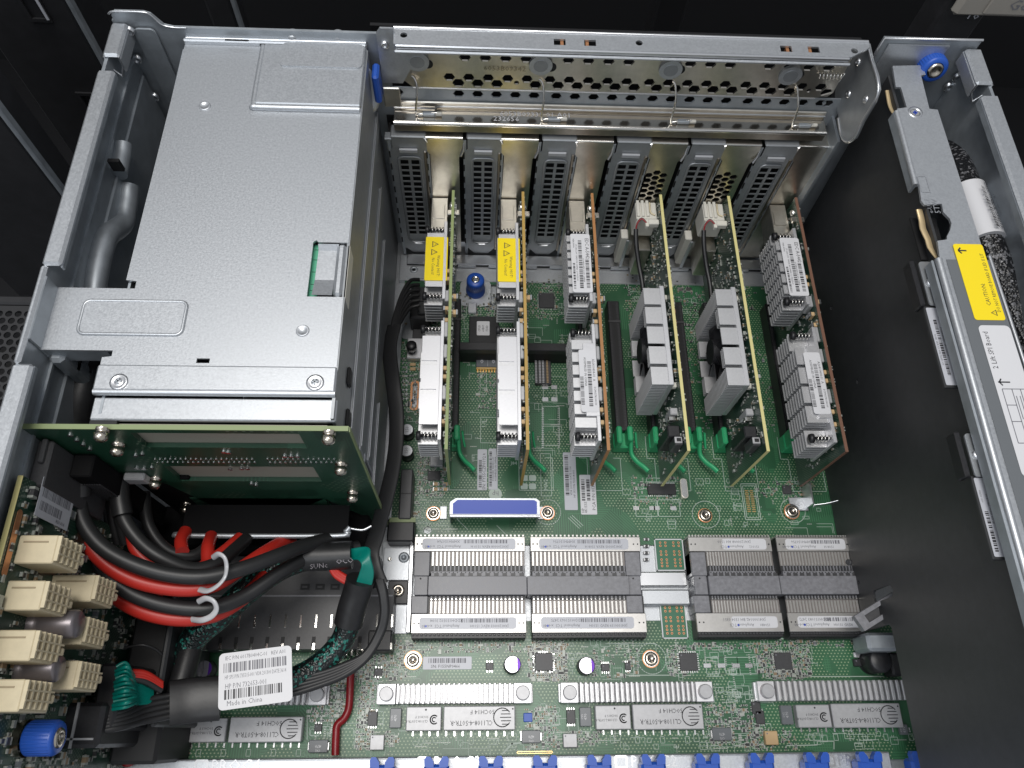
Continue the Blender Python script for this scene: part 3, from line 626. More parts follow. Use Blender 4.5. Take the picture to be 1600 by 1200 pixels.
for u, v in ((350, 706), (357, 707), (445, 713), (455, 713), (465, 713), (360, 733), (378, 732), (387, 732), (393, 756), (400, 758), (212, 712), (222, 710), (214, 731), (225, 732), (237, 731), (110, 680), (120, 688), (130, 695), (140, 702), (530, 801), (540, 801)):
    x, y, z = zf(u, v); m.cyl((x, -2.4, z), (x, -2.46, z), .11, 'solder', n=8)
for i in range(14):
    x, y, z = zf(135+i*8.5, 714+i*6.8); m.box(x-.15, x+.15, -2.5, -2.4, z-.12, z+.12, 'solder', .03)
m.build('solder_pins', bk, kind='stuff')
m = MB(); x, y, z = zf(215, 742); m.box(x-.45, x+.45, -2.75, -2.4, z-.35, z+.35, 'ferrite', .06); m.build('tiny_part', bk)
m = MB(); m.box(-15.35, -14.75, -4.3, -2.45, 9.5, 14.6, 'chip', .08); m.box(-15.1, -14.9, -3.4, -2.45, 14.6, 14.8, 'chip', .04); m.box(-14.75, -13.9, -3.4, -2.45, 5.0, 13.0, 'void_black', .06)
for i in range(8): m.box(-14.7+i*.1, -14.65+i*.1, -3.44, -3.4, 9.6, 12.0, 'chip')
m.build('edge_connector', bk)
# sheet metal shelf under the backplane, its plate black to stand for the dark recess
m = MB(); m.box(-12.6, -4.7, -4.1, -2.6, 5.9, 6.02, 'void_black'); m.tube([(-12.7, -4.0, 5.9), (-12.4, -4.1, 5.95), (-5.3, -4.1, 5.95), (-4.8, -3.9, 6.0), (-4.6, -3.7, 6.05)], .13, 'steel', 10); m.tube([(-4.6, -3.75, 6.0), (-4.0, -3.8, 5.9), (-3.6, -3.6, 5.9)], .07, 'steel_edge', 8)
o = m.build('steel_shelf', origin=(-8.7, -3.5, 5.9)); tag(o, 'steel shelf coloured black to read as a shaded recess, with a bright rounded edge under the upright backplane board', 'shelf')

# ================================================================ I/O board (rear)
io = thing('rear_circuit_board', (9, 6, 0), 'large green rear circuit board with card slots and rows of vias under the expansion cards', 'circuit board')
m = MB(); m.plate([(-3.3, 14.15), (-3.3, 9), (-3.3, -2.2), (-2.35, -2.2), (-2.35, -3.2), (24.5, -3.2), (24.5, 14.15)], [circle(*A(668, 828, 0)[:2], .22, 18), rrect(2.0, 4.0, 12.05, 14.0, .35), rrect(*PB(643, 598, 654, 636, 0), .15)], .16, (0, 0, -.08), XY, 'pcb'); m.build('board_panel', io)
# processor board (front)
pb = thing('front_circuit_board', (9, -11, 0), 'green front circuit board with heat spreader strips, inductors and chips', 'circuit board')
m = MB(); m.plate(rect(-15.0, 25.6, -14.3, -7.35), [], .16, (0, 0, -.08), XY, 'pcb'); m.build('board_panel', pb)

def chip(par, u, v, w, h, z, m_='chip', name='chip', marks=True, pins=0, b=.03):
    x0, x1, y0, y1 = PC(u, v, w, h, z); m = MB(); m.box(x0, x1, y0, y1, .02, z, m_, b)
    if pins:
        n = max(3, int((x1-x0)/.11)); 
        for i in range(n):
            x = x0+(i+.5)*(x1-x0)/n
            m.box(x-.025, x+.025, y0-.1, y1+.1, 0.01, .05, 'solder')
        if pins > 1:
            n = max(3, int((y1-y0)/.11))
            for i in range(n):
                y = y0+(i+.5)*(y1-y0)/n; m.box(x0-.1, x1+.1, y-.025, y+.025, 0.01, .05, 'solder')
    if marks:
        m.cyl((x0+.12, y1-.12, z), (x0+.12, y1-.12, z+.002), .04, 'ink_grey', n=8)
    return m.build(name, par)
def lab(par, o, fr, w, h, base, items, name='label', r=.06, lift=.015, **k):
    """sticker: items = ('t', text, x, y, size[, sx]) or ('b', x, y, w, h, seed) in sticker coordinates"""
    m = MB(); m.plate(rrect(-w/2, w/2, -h/2, h/2, min(r, w*.3, h*.3)), [], .012, o, fr, base); ez = fr[2]; o2 = tuple(o[i]+ez[i]*.01 for i in range(3))
    def at(x, y): return tuple(o2[i]+fr[0][i]*x+fr[1][i]*y for i in range(3))
    for it in items:
        if it[0] == 't': m.text(it[1], at(it[2], it[3]), fr, it[4], it[6] if len(it) > 6 else 'ink', it[5] if len(it) > 5 else 1.0)
        elif it[0] == 'b': m.barcode(at(it[1], it[2]), fr, it[3], it[4], it[6] if len(it) > 6 else 'ink', it[5])
        elif it[0] == 'w':     # warning triangle outline with exclamation mark
            s_ = it[3]; p = [(-s_/2, -s_*.42), (s_/2, -s_*.42), (0, s_*.45)]
            q = [(a*.72, b_*.66-s_*.03) for a, b_ in p]; m.plate([(a, b_) for a, b_ in p], [q], .002, at(it[1], it[2]), fr, 'ink'); m.text('!', at(it[1], it[2]-s_*.08), fr, s_*.5, 'ink')
        elif it[0] == 'l': # line x0,y0,x1,y1,w
            x0, y0, x1, y1, w_ = it[1:6]; d = Vector((x1-x0, y1-y0)); n = Vector((-d.y, d.x)).normalized()*w_/2
            m.quad([at(x0+n.x, y0+n.y), at(x0-n.x, y0-n.y), at(x1-n.x, y1-n.y), at(x1+n.x, y1+n.y)], it[6] if len(it) > 6 else 'ink')
    return m.build(name, par, **k)
def plab(par, u, v, w, h, z, fr, base, items, **k):
    x0, x1, y0, y1 = PC(u, v, w, h, z); W_, H_ = (x1-x0), (y1-y0)
    if fr in (UP, DOWN): W_, H_ = H_, W_
    sc = lambda it: it
    return lab(par, ((x0+x1)/2, (y0+y1)/2, z), fr, W_, H_, base, items(W_, H_), **k)

# PCIe slot connectors with green latches
def slot_conn(cx, y0=3.3, y1=12.2, dark=False):
    m = MB(); m.box(cx-.36, cx+.40, y0, y1, .02, 1.15, 'black_plastic', .05)
    m.box(cx-.09, cx+.13, y0+.25, y1-.3, 1.15, 1.155, 'black_matte')
    n = int((y1-y0)/.1)
    for i in range(n):
        y = y0+.1+i*(y1-y0-.2)/n
        m.box(cx-.30, cx-.18, y, y+.05, 1.15, 1.17, 'chip'); m.box(cx+.20, cx+.32, y, y+.05, 1.15, 1.17, 'chip')
    m.box(cx-.36, cx+.4, 10.6, 10.75, 1.15, 1.2, 'chip'); s_ = m.build('slot_connector', io)
    m = MB(); m.box(cx-.5, cx+.5, 2.35, 3.3, .02, .9, 'green_plastic', .08); m.box(cx-.46, cx-.14, 2.3, 3.35, .9, 1.9, 'green_plastic', .08); m.box(cx+.18, cx+.5, 2.45, 3.35, .9, 1.9, 'green_plastic', .08)
    m.tube([(cx+.36, 3.1, 1.75), (cx+.42, 2.7, 1.5), (cx+.5, 2.0, .9), (cx+.8, 1.5, .85), (cx+1.15, 1.15, .95), (cx+1.4, .85, 1.0)], (.13, .22), 'green_plastic', 8, flat=(0, 0, 1))
    m.tube([(cx+.66, 3.0, 1.7), (cx+.72, 2.6, 1.4), (cx+.8, 2.3, 1.1)], (.07, .15), 'green_plastic', 8, flat=(0, 0, 1))
    m.build('slot_latch', s_); return s_
for k in (0, 1, 2, 3, 4, 5): slot_conn(P*k+.02)
for k in (2.5, 3.5): slot_conn(P*k+.02-.1)
# ---- chips and parts on the rear board
chip(io, 854, 469, 24, 23, .15, pins=2, name='chip')
m = MB(); x0, x1, y0, y1 = PB(733, 494, 779, 541, .25); m.box(x0, x1, y0, y1, .02, .25, 'black_plastic', .03); cc = m.build('control_chip', io)
plab(cc, 755, 513, 20, 22, .27, UP, 'label_white', lambda W_, H_: [('t', 'CPLD', 0, H_*.3, .2), ('t', 'v0B09', 0, 0, .2), ('t', 'F54D', 0, -H_*.3, .2)], name='chip_label')
# support bar
m = MB(); m.box(.4, 7.1, 8.22, 8.75, 1.3, 1.8, 'black_plastic', .04); m.box(.4, 7.1, 8.26, 8.7, .1, 1.3, 'black_matte'); m.build('support_bar', io)
# crystal can, display, header
m = MB(); m.pbox(731, 473, 745, 489, .02, .22, 'steel_edge', .04); m.build('crystal', io)
m = MB(); m.pbox(744, 552, 780, 573, .02, .35, 'segment', .03); x0, x1, y0, y1 = PB(744, 552, 780, 573, .36)
m.text('8', (x0+(x1-x0)*.25, (y0+y1)/2, .365), UPS, .62, 'label_grey', .8); m.text('8', (x0+(x1-x0)*.75, (y0+y1)/2, .365), UPS, .62, 'label_grey', .8); m.box((x0+x1)/2-.01, (x0+x1)/2+.01, y0+.03, y1-.03, .35, .365, 'ferrite')
m.build('segment_display', io)
m = MB()
for i in range(8):
    x = x0+.1+i*(x1-x0-.2)/7; m.box(x-.04, x+.04, y0-.25, y0-.05, .01, .08, 'gold')
m.box(x0, x1, y0-.12, y0, .05, .3, 'gold', .02); m.build('display_pins', io, kind='stuff')
m = MB(); m.pbox(836, 562, 861, 600, .02, .3, 'chip', .03); x0, x1, y0, y1 = PB(836, 562, 861, 600, .3); m.build('header_socket', io)
m = MB()
for i in range(15):
    y = y0+.1+i*(y1-y0-.2)/14
    for x in (x0+.06, x0+.3, x0+.5, x0+.76): m.box(x-.06, x+.06, y-.02, y+.03, .3, .36, 'label_white' if x < x0+.6 else 'tan')
m.build('header_pins', io, kind='stuff')
# blue captive thumbscrew with its plate
m = MB(); x, y, _ = A(743, 437, 1.4)
m.plate(rrect(x-1.0, x+1.0, y-1.15, y+.8, .35), [], .04, (0, 0, .03), XY, 'steel'); m.build('screw_plate', io)
m = MB(); m.lathe((x, y, .05), (0, 0, 1), [(.62, 0), (.62, .3), (.54, .45), (.52, .7), (.55, .75), (.56, 1.3), (.50, 1.38), (.26, 1.4)], 'blue_plastic', 32)
for i in range(28):
    t = 2*math.pi*i/28; m.cyl((x+.55*math.cos(t), y+.55*math.sin(t), .8), (x+.55*math.cos(t), y+.55*math.sin(t), 1.3), .025, 'blue_plastic', n=5)
ts = m.build('thumbscrew', io)
m = MB(); m.lathe((x, y, 1.4), (0, 0, 1), [(.26, 0), (.24, .07), (.15, .07), (.12, .02), (.001, .02)], 'chrome', 24); m.box(x-.1, x+.1, y-.03, y+.03, 1.42, 1.48, 'steel_dark'); m.box(x-.03, x+.03, y-.1, y+.1, 1.42, 1.48, 'steel_dark'); m.build('screw_head', ts)
# left column of parts beside the bay
m = MB(); m.box(-2.7, -1.5, 10.4, 12.7, .1, 1.7, 'black_plastic', .06); m.box(-2.2, -1.3, 10.6, 12.5, 1.7, 1.95, 'chip_dark', .05); m.box(-2.2, -1.3, 11.45, 11.6, 1.95, 2.05, 'chip'); m.build('power_socket', io)
m = MB(); m.plate(rrect(-3.3, -1.6, 9.8, 13.6, .25), [], .08, (0, 0, .06), XY, 'steel_cover'); m.build('socket_bracket', io)
chip(io, 659, 515, 28, 28, .3)
m = MB(); m.pbox(636, 528, 664, 560, .02, .5, 'aluminium', .05); m.build('regulator_sink', io)
m = MB(); x, y, z = A(643, 541, 1.2); m.lathe((x, y, .5), (0, 0, 1), [(.2, 0), (.2, .5), (.32, .5), (.32, .85), (.24, .95), (.001, .95)], 'black_plastic', 20); m.build('push_pin', io)
for u, v in ((636, 671), (635, 704)):
    x, y, z = A(u, v, 1.0); m = MB(); m.lathe((x, y, .02), (0, 0, 1), [(.38, 0), (.38, .15), (.34, .2), (.38, .25), (.38, .93), (.34, .98)], 'black_plastic', 24); m.cyl((x, y, .97), (x, y, .985), .34, 'steel_edge', n=24); m.text('150', (x, y, .99), UP, .26, 'ink_grey'); m.build('round_capacitor', io)
chip(io, 682, 719, 20, 18, .3, 'ferrite', 'inductor'); chip(io, 678, 743, 20, 15, .12)
for u, v in ((681, 756), (681, 764), (696, 756), (696, 764)):
    m = MB(); x0, x1, y0, y1 = PC(u, v, 9, 5, .1); m.box(x0, x1, y0, y1, .01, .1, 'tan', .01); m.box(x0, x0+.06, y0-.01, y1+.01, .01, .11, 'solder'); m.box(x1-.06, x1, y0-.01, y1+.01, .01, .11, 'solder'); m.build('gold_capacitor', io)
m = MB(); x0, x1, y0, y1 = PB(641, 595, 655, 641, 0); m.plate(rrect(x0, x1, y0, y1, .22), [rrect(x0+.13, x1-.13, y0+.15, y1-.15, .1)], .02, (0, 0, .012), XY, 'copper'); m.build('copper_slot_ring', io)
for i in range(4):
    chip(io, 646+i*9, 498, 7, 9, .12, 'label_white', 'ceramic_capacitor', False)
for i in range(6):
    chip(io, 645+(i % 2)*15, 562+(i//2)*7, 9, 5, .1, 'tan', 'ceramic_capacitor', False)
# stickers lying on the rear board
plab(io, 753.5, 734, 15, 64, .03, UP, 'label_grey', lambda W_, H_: [('t', 'SN: FY55CZP0192', -W_*.08, -H_*.2, .27), ('b', -W_*.1, H_*.2, W_*.66, .18, 5), ('t', 'R', W_*.38, -H_*.2, .2)], name='serial_label', label='narrow grey serial number label nearest the second card')
plab(io, 770.5, 733, 14, 64, .03, UP, 'label_grey', lambda W_, H_: [('t', '500605B0 44140C-01', 0, 0, .17), ('b', 0, H_*.28, W_*.85, .15, 6), ('t', 'ASSEMBLED IN CHINA', 0, -H_*.28, .15)], name='serial_label')
plab(io, 891, 752, 20, 90, .03, UP, 'label_grey', lambda W_, H_: [('b', W_*.1, H_*.25, W_*.7, .22, 8), ('t', 'VDR 201300 DATE 1514', 0, -H_*.05, .17), ('t', 'HP SPS P/N 735518-001', -W_*.05, -H_*.3, .17)], name='serial_label')
plab(io, 919, 773, 25, 62, .04, UP, 'label_white', lambda W_, H_: [('t', 'HP', -W_*.4, H_*.36, .22), ('t', '4K1555', -W_*.32, H_*.18, .22), ('b', W_*.12, H_*.3, W_*.55, .2, 9), ('b', W_*.12, -H_*.02, W_*.55, .2, 10), ('t', 'PCA P/N 013607', 0, -H_*.34, .27)], name='serial_label')
# lift handle with blue label
m = MB(); x0, y0 = -.35, -2.0; ha = A(697, 800, 2.6); hb = A(838, 800, 2.6)
m.box(-.55, -.15, -1.75, -1.0, .05, .12, 'steel', .02); m.box(4.95, 5.4, -1.75, -1.0, .05, .12, 'steel', .02)
m.plate([(-2.4, -.46), (2.5, -.46), (2.5, .36), (2.3, .5), (-2.1, .5), (-2.4, .3)], [], .05, (2.5, -1.62, 2.12), ((1, 0, 0), (0, .97, .24), (0, -.24, .97)), 'steel'); m.cyl((.1, -2.07, 2.0), (5.0, -2.07, 2.0), .09, 'steel_edge', n=10); m.box(.05, .12, -2.0, -1.3, .1, 2.0, 'steel', .02); m.box(4.93, 5.0, -2.0, -1.3, .1, 2.0, 'steel', .02); hd = m.build('lift_handle', io)
a0, a1 = A(707, 786, 2.2), A(838, 802, 2.1)
m = MB(); fr2 = ((1, 0, 0), (0, .97, .24), (0, -.24, .97)); m.plate([(-2.25, -.36), (2.35, -.36), (2.35, .30), (2.2, .40), (-2.0, .40), (-2.25, .2)], [], .03, (2.5, -1.62, 2.16), fr2, 'blue_label'); m.build('blue_label', hd)
for u, v in ((677, 801), (856, 800)): screw(io, u, v, .1, .32, ring=.42)
screw(io, 1103, 804, .05, .36, ring=.42); screw(io, 1239, 798, .15, .36, ring=.46)
m = MB(); a = A(1250, 790, .2); m.box(a[0]-.6, a[0]+.5, a[1]-.3, a[1]+.5, .1, .18, 'steel', .03); m.box(a[0]+.3, a[0]+.38, a[1]-.2, a[1]+1.1, .1, 1.3, 'steel_edge', .03); m.tube([(a[0]+.35, a[1]-.3, 1.2), (a[0]+1.0, a[1]-.25, 1.4), (a[0]+1.6, a[1]-.15, 1.7)], (.05, .3), 'steel_edge', 8, flat=(0, 0, 1)); m.build('bent_bracket', io)
chip(io, 1034, 764, 44, 17, .16, 'chip_dark', pins=1); chip(io, 1230, 765, 14, 13, .12, pins=1)
m = MB(); x0, x1, y0, y1 = PC(1069, 763, 11, 31, .4); m.plate(rrect(x0, x1, y0, y1, .19), [], .38, (0, 0, .2), XY, 'nickel'); m.plate(rrect(x0+.05, x1-.05, y0+.06, y1-.06, .14), [], .05, (0, 0, .41), XY, 'chrome'); m.build('crystal', io)
m = MB(); x0, x1, y0, y1 = PC(1173, 784, 24, 56, .01); m.line(rect(x0, x1, y0, y1), .04, .008, 'silk', True); m.line(rect(x0+.1, x1-.1, y0+.12, y1-.12), .03, .008, 'silk', True)
for i in range(11):
    for s_ in (.30, .62): m.box(x0+(x1-x0)*s_-.09, x0+(x1-x0)*s_+.11, y0+.45+i*.125, y0+.52+i*.125, .008, .03, 'gold')
m.build('gold_pad_array', io, kind='stuff')
# green latches' silkscreen, rings, boxed outlines
m = MB()
for u, v, r in ((1103, 804, .80), (1239, 798, .72), (677, 801, .74), (856, 800, .74)):
    x, y, _ = A(u, v, 0); m.line(circle(x, y, r, 36), .04, .007, 'silk', True)
for k in range(6):
    x = P*k+.05; m.line([(x-.55, 3.4), (x-.55, 2.0), (x-.1, 2.0), (x-.1, .0), (x+.9, .0)], .03, .007, 'silk'); m.line([(x+1.0, .0), (x+1.9, .0), (x+1.9, 2.0), (x+1.5, 2.0)], .03, .007, 'silk')
for u, v, w, h in ((861, 649, 26, 28), (861, 681, 26, 30), (765, 672, 28, 40), (853, 742, 16, 66), (859, 616, 20, 24), (870, 469, 44, 44), (1010, 794, 34, 26), (1045, 794, 34, 26), (1033, 750, 46, 6), (1020, 470, 30, 18), (755, 600, 10, 34), (725, 478, 8, 34), (860, 430, 28, 6), (996, 450, 28, 12)):
    x0, x1, y0, y1 = PC(u, v, w, h, 0); m.line(rect(x0, x1, y0, y1), .03, .007, 'silk', True)
for u in (848, 873):
    for i in range(22): x, y, _ = A(u, 638+i*2.9, 0); m.box(x-.07, x+.07, y-.02, y+.02, .004, .012, 'solder')
for u, v in ((994, 794), (1019, 794), (1026, 794), (1052, 794), (852, 605), (866, 605), (852, 624), (866, 624), (1063, 452), (1076, 452)):
    x0, x1, y0, y1 = PC(u, v, 9, 6, 0); m.box(x0, x1, y0, y1, .004, .02, 'solder')
for u, v in ((819, 747), (832, 747), (819, 760), (832, 760)):
    x0, x1, y0, y1 = PC(u, v, 11, 9, 0); m.plate(rrect(x0, x1, y0, y1, .08), [], .01, (0, 0, .01), XY, 'silk')
for s_, u, v, fr, sz in (('MA/2', 853, 757, UP, .3), ('UL', 757, 661, UP, .45), ('CB1M', 1148, 792, UP, .22), ('E4L', 1012, 813, UPS, .22), ('J31', 846, 605, UP, .2), ('J84', 803, 724, XY, .3), ('U81', 740, 716, UP, .25)):
    x, y, _ = A(u, v, 0); m.text(s_, (x, y, .008), fr, sz, 'silk')
x, y, _ = A(774, 772, 0); m.cyl((x, y, .0), (x, y, .009), .38, 'silk', n=30); m.text('hp', (x, y+.02, .013), ((-.97, -.25, 0), (.0, -1, 0), (0, 0, 1)), .42, 'ink_grey')
for i in range(40):
    x, y, _ = A(620+(i % 2)*5, 560+(i//2)*7, 0)
    if i < 20: m.cyl((x+.4, y, .0), (x+.4, y, .03), .07, 'solder', n=8)
for i, (u, v) in enumerate(((766, 806), (728, 822), (790, 832), (902, 820), (905, 818), (908, 816))):
    x, y, _ = A(u, v, 0); m.line([(x-.5, y+.4), (x+.1, y-.2)], .03, .007, 'silk')
m.build('silkscreen', io, kind='stuff')
m = MB()
for (u0, v0, u1, v1, n, sd) in ((622, 480, 700, 660, 190, 1), (650, 655, 700, 775, 150, 2), (715, 455, 780, 500, 60, 3), (822, 432, 890, 500, 60, 4), (985, 430, 1035, 560, 90, 5), (1050, 440, 1120, 600, 160, 6), (1150, 440, 1200, 680, 60, 7), (745, 580, 780, 640, 40, 8), (990, 745, 1060, 790, 30, 9), (1180, 750, 1270, 780, 30, 10), (622, 770, 660, 820, 30, 11), (1085, 640, 1130, 700, 20, 12)):
    a = A(u0, v1, 0); c = A(u1, v0, 0); smd(m, a[0], c[0], a[1], c[1], int(n*2.3), sd)
m.build('small_components', io, kind='stuff')
m = MB()
for (u0, v0, u1, v1, n, sd) in ((622, 480, 700, 660, 70, 1), (650, 655, 700, 775, 60, 2), (715, 455, 780, 720, 60, 3), (822, 432, 890, 720, 70, 4), (985, 430, 1035, 560, 40, 5), (1050, 440, 1120, 600, 70, 6), (1150, 440, 1200, 680, 30, 7), (980, 745, 1280, 825, 60, 9), (640, 770, 700, 835, 30, 11)):
    a = A(u0, v1, 0); c = A(u1, v0, 0); silk_marks(m, a[0], c[0], a[1], c[1], n, sd)
m.build('board_legends', io, kind='stuff')

# ================================================================ expansion cards
CX = lambda k: P*k
def spring_screw(x, y, z, par, L_=.95):
    m = MB(); m.lathe((x, y, z), (-1, 0, 0), [(.001, L_+.14), (.22, L_+.14), (.25, L_+.05), (.25, L_-.08), (.09, L_-.08), (.09, 0)], 'black_plastic', 16)
    pts = []
    for i in range(4*8+1):
        t = i/8; pts.append((x-.05-t*(L_-.2)/4, y+.17*math.cos(2*math.pi*t), z+.17*math.sin(2*math.pi*t)))
    m.tube(pts, .032, 'chrome', 6, sub=1); return m.build('spring_screw', par)
def fins(par, cx, y0, y1, zt, levels, pitch, segs, xo, xi, th, gap=.12, notch=True, ln=None):
    """parallel plates standing out of the base, each cut across into short lengths"""
    sl_w = (y1-y0)/segs; meshes = {}
    for l in range(levels):
        z = zt-l*pitch
        for s_ in range(segs):
            a, c = y0+s_*sl_w, y0+(s_+1)*sl_w-gap
            if notch and l < 2 and (s_ == 0 or s_ == segs-1): continue
            key = 'f'
            if key not in meshes:
                m = MB(); m.box(cx+xo, cx+xi, a, c, z-th, z, 'fin_metal', .02); f = m.build('fin', par); meshes[key] = (f, a, z)
            else:
                f, a0, z0 = meshes[key]; dup_part(f, (0, a-a0, z-z0))
def heatsink(card, cx, y0, y1, zt, levels, pitch, segs, name='heatsink', wide=1.05, label=None):
    m = MB(); m.box(cx-.47, cx-.28, y0, y1, zt-levels*pitch-.3, zt+.12, 'aluminium', .02)
    for yy in (y0, y1-.75): m.box(cx-.45-wide*.95, cx-.47, yy, yy+.72, zt-2*pitch-.03-.08, zt-2*pitch-.03, 'aluminium', .02)
    h = m.build(name, card, label=label); fins(h, cx, y0, y1, zt, levels, pitch, segs, -.45-wide, -.47, .09, gap=.17)
    for yy in (y0+.36, y1-.36): spring_screw(cx-.47, yy, zt-.28, h)
    return h
def card_parts(k, edge, label, group, rear_box=True):
    cx = CX(k); t = thing('expansion_card', (cx, 8, 1), label, 'expansion card', group)
    m = MB(); m.box(cx-.075, cx+.075, .0, 15.95, 1.0, 7.05, 'pcb_card'); m.box(cx-.078, cx+.078, 3.8, 11.8, .6, 1.0, 'gold'); m.build('board_panel', t)
    m = MB(); m.box(cx-.08, cx+.08, .0, 15.95, 7.05, 7.09, edge); m.box(cx-.08, cx+.08, -.03, .0, 1.0, 7.09, edge); m.build('board_edge', t)
    return t, cx
def bracket(t, cx, hexes=False):
    holes = []
    if hexes:
        for i in range(3):
            for j in range(5 if i != 1 else 6):
                holes.append(hexa(cx-1.0+i*.42, 6.75+j*.46+(0 if i != 1 else -.23), .235, .9))
    m = MB(); m.plate([(cx-1.28, .5), (cx+.35, .5), (cx+.38, 9.7), (cx+.62, 10.1), (cx+.62, 11.2), (cx-1.38, 11.2), (cx-1.38, 10.2), (cx-1.2, 9.9)], holes, .09, (0, 16.15, 0), FACE, 'nickel')
    m.box(cx-1.38, cx+.62, 16.1, 17.0, 11.2, 11.28, 'nickel', .03); m.cyl((cx-1.38, 16.12, 11.2), (cx+.6, 16.12, 11.2), .07, 'chrome', n=8); m.build('bracket', t)
    m = MB(); m.tube([(cx+.66, 16.2, 10.9), (cx+.62, 16.05, 10.4), (cx+.48, 15.95, 10.0)], .07, 'steel_edge', 8); m.box(cx-1.55, cx-1.4, 16.0, 16.2, 1, 10.2, 'nickel_dim', .04); m.build('bracket_flange', t)
def edge_caps(t, cx, ys, seed, mat_='tan'):
    rnd = random.Random(seed)
    for y in ys:
        z = 6.85-rnd.random()*.1; m = MB(); w = .24; m.box(cx-.38, cx-.08, y-w/2, y+w/2, z-.55, z, 'tan', .03); m.box(cx-.39, cx-.27, y-w/2-.01, y+w/2+.01, z-.56, z+.01, 'solder', .02); m.build('capacitor', t)
def backside(t, cx, seed, n=150):
    m = MB(); rnd = random.Random(seed)
    smd(m, .4, 15.5, 2.0, 6.9, n*2, seed, side=(cx-.085, -1), sizes=(.06, .13)); smd(m, .4, 15.5, 5.9, 7.0, n, seed+1, side=(cx+.08, 1), sizes=(.06, .12)); smd(m, .4, 15.5, 2.5, 6.9, n//3, seed+2, side=(cx+.08, 1))
    m.build('small_components', t, kind='stuff')
def cage(t, cx):
    m = MB(); m.box(cx-1.3, cx-.32, 13.6, 16.05, 4.6, 6.25, 'nickel', .04); c_ = m.build('port_cage', t)
    m = MB(); m.box(cx-1.2, cx-.5, 14.5, 15.5, 6.25, 6.30, 'nickel', .02); m.build('cage_window', c_); m = MB(); m.box(cx-1.1, cx-.4, 13.5, 13.62, 4.8, 6.4, 'steel_edge', .02); m.build('cage_spring', c_)
    for zz, yy in ((6.55, 15.2),):
        m = MB(); m.lathe((cx-.08, yy, zz), (-1, 0, 0), [(.2, 0), (.2, .12), (.1, .16), (.001, .16)], 'chrome', 14); m.box(cx-.35, cx+.4, 14.4, 14.75, 6.6, 6.85, 'nickel', .04); m.build('post', t)
        m = MB(); m.lathe((cx+.08, yy, zz), (1, 0, 0), [(.2, 0), (.2, .12), (.1, .16), (.001, .16)], 'chrome', 14); m.build('post', t)
edges = ['edge_olive', 'edge_ochre', 'edge_orange', None, None, 'edge_brown']
WARN = [('w', -.95, -.08, .42), ('w', -.42, -.12, .42), ('t', 'Warning: HOT!', .48, .12, .24, .9), ('t', 'No Contact!', .52, -.18, .24, .9)]
EDC = [('t', 'EDC A-5442', -.95, .36, .30, .9), ('b', .75, .33, 1.9, .2, 21), ('t', '01Y4KN REV 02 LP1 CHINA', .5, .11, .13), ('b', .1, -.04, 3.2, .2, 22), ('t', 'ST-18-K 20Y  MADE IN CHINA  L1 P022F-01', 0, -.26, .13), ('b', .9, -.42, 1.7, .12, 23), ('t', 'MB81-RWN', -1.3, -.4, .12)]
ASM = [('t', 'A26410404-01  A', -.6, .3, .2, .9), ('b', .2, .08, 2.6, .2, 31), ('t', 'ASSEMBLED IN CHINA', -.5, -.14, .17), ('b', .6, -.34, 1.6, .18, 32), ('t', 'ECM0578104100', .9, .32, .15)]
glab = None
